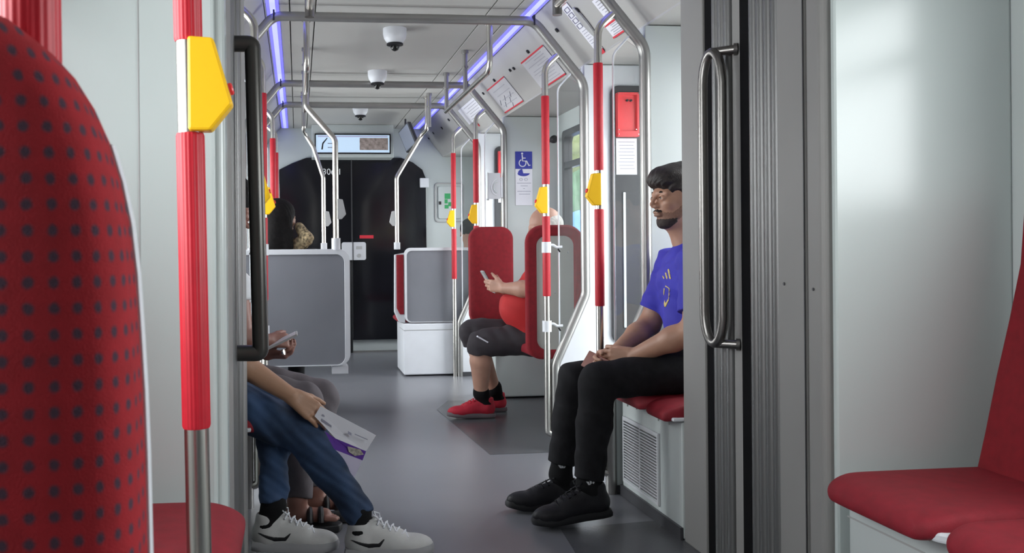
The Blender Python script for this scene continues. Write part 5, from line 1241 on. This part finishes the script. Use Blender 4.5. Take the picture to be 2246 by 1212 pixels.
# ------------------------------------------------------------------ bald man in red and shorts
def red_man():
    t = thing('person', 'bald man in a red shirt, dark shorts and red shoes, looking at a phone', 'person', at(1170, 850, 5.45))
    J = dict(pelvis=at(1172, 735, 5.43), belly=at(1148, 672, 5.42), chest=at(1196, 606, 5.42), neck=at(1206, 545, 5.42), H=(at(1160, 742, 5.35), at(1160, 735, 5.51)), S=(at(1200, 572, 5.25), at(1196, 572, 5.58)))
    K = (at(1054, 752, 5.38), at(1035, 727, 5.56)); AN = (at(1055, 862, 5.44), at(1084, 855, 5.62))
    E = (at(1168, 634, 5.20), at(1160, 640, 5.62)); W = (at(1106, 632, 5.30), at(1108, 636, 5.50))
    SK = skin('fair_skin', (.52, .29, .21))
    hp, P = simple_head(t, at(1194, 500, 5.42), (-1, -.05, -.22), (-.1, 0, 1), SK, 1.0, .006, mat('white_hair', (.60, .58, .54), .8, var=.2, vs=60), 'bald')
    body = torso_prims(J, -.012, 1.15)+hp+[cap(P(-.03, 0, -.045), .055, J['neck'], .06, .03)]
    body += arm_prims(J['S'][0], E[0], W[0], .004, 1.1)+arm_prims(J['S'][1], E[1], W[1], .004, 1.1)
    body += hand_prims(W[0], at(1070, 625, 5.36)-W[0], (-.2, 1, .1), (-.3, .1, 1), (.35, .7, .5), 1.0, thumb=(.8, .6, .2))
    body += hand_prims(W[1], at(1074, 628, 5.44)-W[1], (-.1, -1, .2), (-.3, 0, 1), (.4, .8, .6), 1.0, thumb=(.8, .6, .2))
    SHO = ((at(1083, 914, 5.45), at(982, 914, 5.45)), (at(1108, 900, 5.65), at(1015, 903, 5.62)))
    for i in (0, 1): body += [cap(J['H'][i], .07, K[i], .064, .02), cap(K[i], .058, K[i]+(AN[i]-K[i])*.35, .060, .02), cap(K[i]+(AN[i]-K[i])*.35, .066, AN[i], .040, .02)]+in_shoe(AN[i], K[i], *SHO[i])[0][1:]
    sdf_obj('body', body, .0065, SK, t)
    sp = torso_prims(J, .010, 1.10)+[cap(J['belly']+V((-.025, -.03, -.01)), .11, J['belly']+V((-.025, .03, -.01)), .11, .05)]
    for i in (0, 1): d = E[i]-J['S'][i]; sp.append(flat(J['S'][i], .068, J['S'][i]+d*.72, .07, .03)); sp.append(ell(J['S'][i], (.066, .066, .066), None, .03))
    cz = J['neck'].z+.01
    sdf_obj('shirt', sp, .0075, mat('coral_red_shirt', (.50, .020, .022), .8, var=.08, bump=.2, bs=600), t, lambda D, X, Y, Z: np.maximum(wrinkle(.003, 40, 2, (.4, .1, .9))(D, X, Y, Z), Z-F32(cz)))
    DS = mat('dark_grey_shorts', (.040, .034, .040), .85, var=.15, bump=.2, bs=600)
    tp = [cap(J['pelvis']+V((0, -.06, 0)), .12, J['pelvis']+V((0, .06, 0)), .12, .04)]
    for i in (0, 1):
        d = (K[i]-J['H'][i]).normalized(); tp += [cap(J['H'][i], .10, K[i]-d*.05, .084, .03), cap(K[i]-d*.05, .082, K[i]+d*.008, .074, .02), flat(K[i], .074, K[i]+(AN[i]-K[i])*.17, .080, .02)]
    sdf_obj('shorts', tp, .0065, DS, t, wrinkle(.003, 50, 6, (.7, .1, .6)))
    a, c = at(1047, 739, 5.285), at(1070, 752, 5.285); b = MB(); d = (c-a); n_ = V((-d.z, 0, d.x)).normalized()*.012
    n_ = n_*.7; b.quadprism([a, c, c+n_, a+n_], (0, .03, 0)); b.build('text_mark', M['paper'], t)
    RS = mat('red_shoe_mesh', (.50, .012, .035), .6, var=.15, bump=.3, bs=500); GS = mat('grey_shoe_sole', (.16, .13, .14), .6)
    shoe(t, at(1083, 914, 5.45), at(982, 914, 5.45), (0, 0, 1), RS, GS, L=.285, mlace=M['redink'], h=.005)
    shoe(t, at(1108, 900, 5.65), at(1015, 903, 5.62), (0, 0, 1), RS, GS, L=.275, mlace=M['redink'], h=.005)
    for i in (0, 1): s_ = in_shoe(AN[i], K[i], *SHO[i])[1]; s_[0]['a'] = A3(AN[i]+V((0, 0, .02))); s_[0]['ra'] = s_[0]['rb'] = .046; sdf_obj('sock', s_, .006, M['sock'], t)
    g = thing('phone', 'grey phone tilted up in the hands of the bald man', 'phone', at(1072, 618, 5.39))
    p0, p1 = at(1058, 595, 5.36), at(1086, 643, 5.36); d = p1-p0; n_ = V((-d.z, 0, d.x)).normalized()*.011
    b = MB(); b.quadprism([p0, p1, p1+n_, p0+n_], (0, .075, 0)); b.build('case', M['greyplastic'], g, bevel=.003)
    b = MB(); b.quadprism([p0+n_*1+d*.04, p1+n_-d*.04, p1+n_*1.1-d*.04, p0+n_*1.1+d*.04], (0, .07, 0)); b.build('screen', M['black'], g)
red_man()

# ------------------------------------------------------------------ two riders near the cab
def rider(lab, c, f, hair, cloth, scarf, Yb, h=.009, s=1.0, sk=(.36, .20, .14)):
    t = thing('person', lab, 'person', (c.x, Yb, .0)); dn = V((0, 0, -1)); f = V(f)
    ch = c+V((0, 0, -.36)); 
    J = dict(pelvis=V((c.x, Yb+.02, .58)), belly=V((c.x, Yb+.02, .74)), chest=ch, neck=c+V((0, 0, -.17)), H=(V((c.x-.09, Yb+.05, .57)), V((c.x+.09, Yb+.05, .57))), S=(c+V((-.17, 0, -.24)), c+V((.20, 0, -.25))))
    K = [q+V((0, .33, .0)) for q in J['H']]; AN = [V((q.x, q.y-.08, .11)) for q in K]
    E = [q+V((0, .05, -.26)) for q in J['S']]; W = [V((q.x*.5+c.x*.5, q.y+.22, .68)) for q in E]
    SK = skin('rider_skin', sk); hp, P = simple_head(t, c, f, (0, 0, 1), SK, s, h, M['blackhair'], hair)
    body = torso_prims(J, -.01)+hp+[cap(P(-.03, 0, -.045), .05, J['neck'], .055, .03)]
    for i in (0, 1): body += arm_prims(J['S'][i], E[i], W[i])+hand_prims(W[i], (0, 1, -.2), (0, 0, -1), (1 if i == 0 else -1, 0, 0))+[cap(J['H'][i], .075, K[i], .05, .02), cap(K[i], .048, AN[i], .036, .02), cap(AN[i], .036, AN[i]+V((0, .1, -.065)), .024, .02)]
    sdf_obj('body', body, h*.8, SK, t)
    sp = torso_prims(J, .012)
    for i in (0, 1): sp += [cap(J['S'][i], .062, E[i], .055, .03), cap(E[i], .055, W[i]+(E[i]-W[i])*.1, .042, .02)]
    sdf_obj('jacket', sp, h, mat('rider_jacket', cloth, .85, var=.2), t)
    tp = [cap(J['H'][0], .10, J['H'][1], .10, .04)]
    for i in (0, 1): tp += [cap(J['H'][i], .09, K[i], .07, .03), cap(K[i], .066, AN[i], .052, .02)]
    sdf_obj('trousers', tp, h, M['blackcloth'], t)
    for i in (0, 1): a = AN[i]; shoe(t, V((a.x, a.y-.045, .0025)), V((a.x, a.y+.2, .0025)), (0, 0, 1), M['blackleather'], M['blacksole'], L=.26, h=.007)
    if scarf:
        b = at(668, 512, c.y-.02)
        sc = [cap(at(657, 498, c.y), .030, at(672, 524, c.y-.02), .042, .02), cap(at(672, 524, c.y-.02), .042, at(650, 540, c.y), .05, .02)]
        sdf_obj('scarf', sc, .006, scarf, t, wrinkle(.003, 70, 9, (1, 0, 1)))
SCF = mat('patterned_scarf', (.30, .23, .13), .8, var=.95, vs=60)
rider('woman with long black hair and a patterned scarf, seen from behind the grey seat back', at(616, 482, 5.86), (.75, .65, -.05), 'long', (.012, .012, .018), SCF, 5.80)
rider('dark haired rider barely visible between the far pole and the empty red seat', at(1030, 512, 7.98), (.2, 1, 0), 'short', (.02, .02, .025), None, 7.80, h=.012)
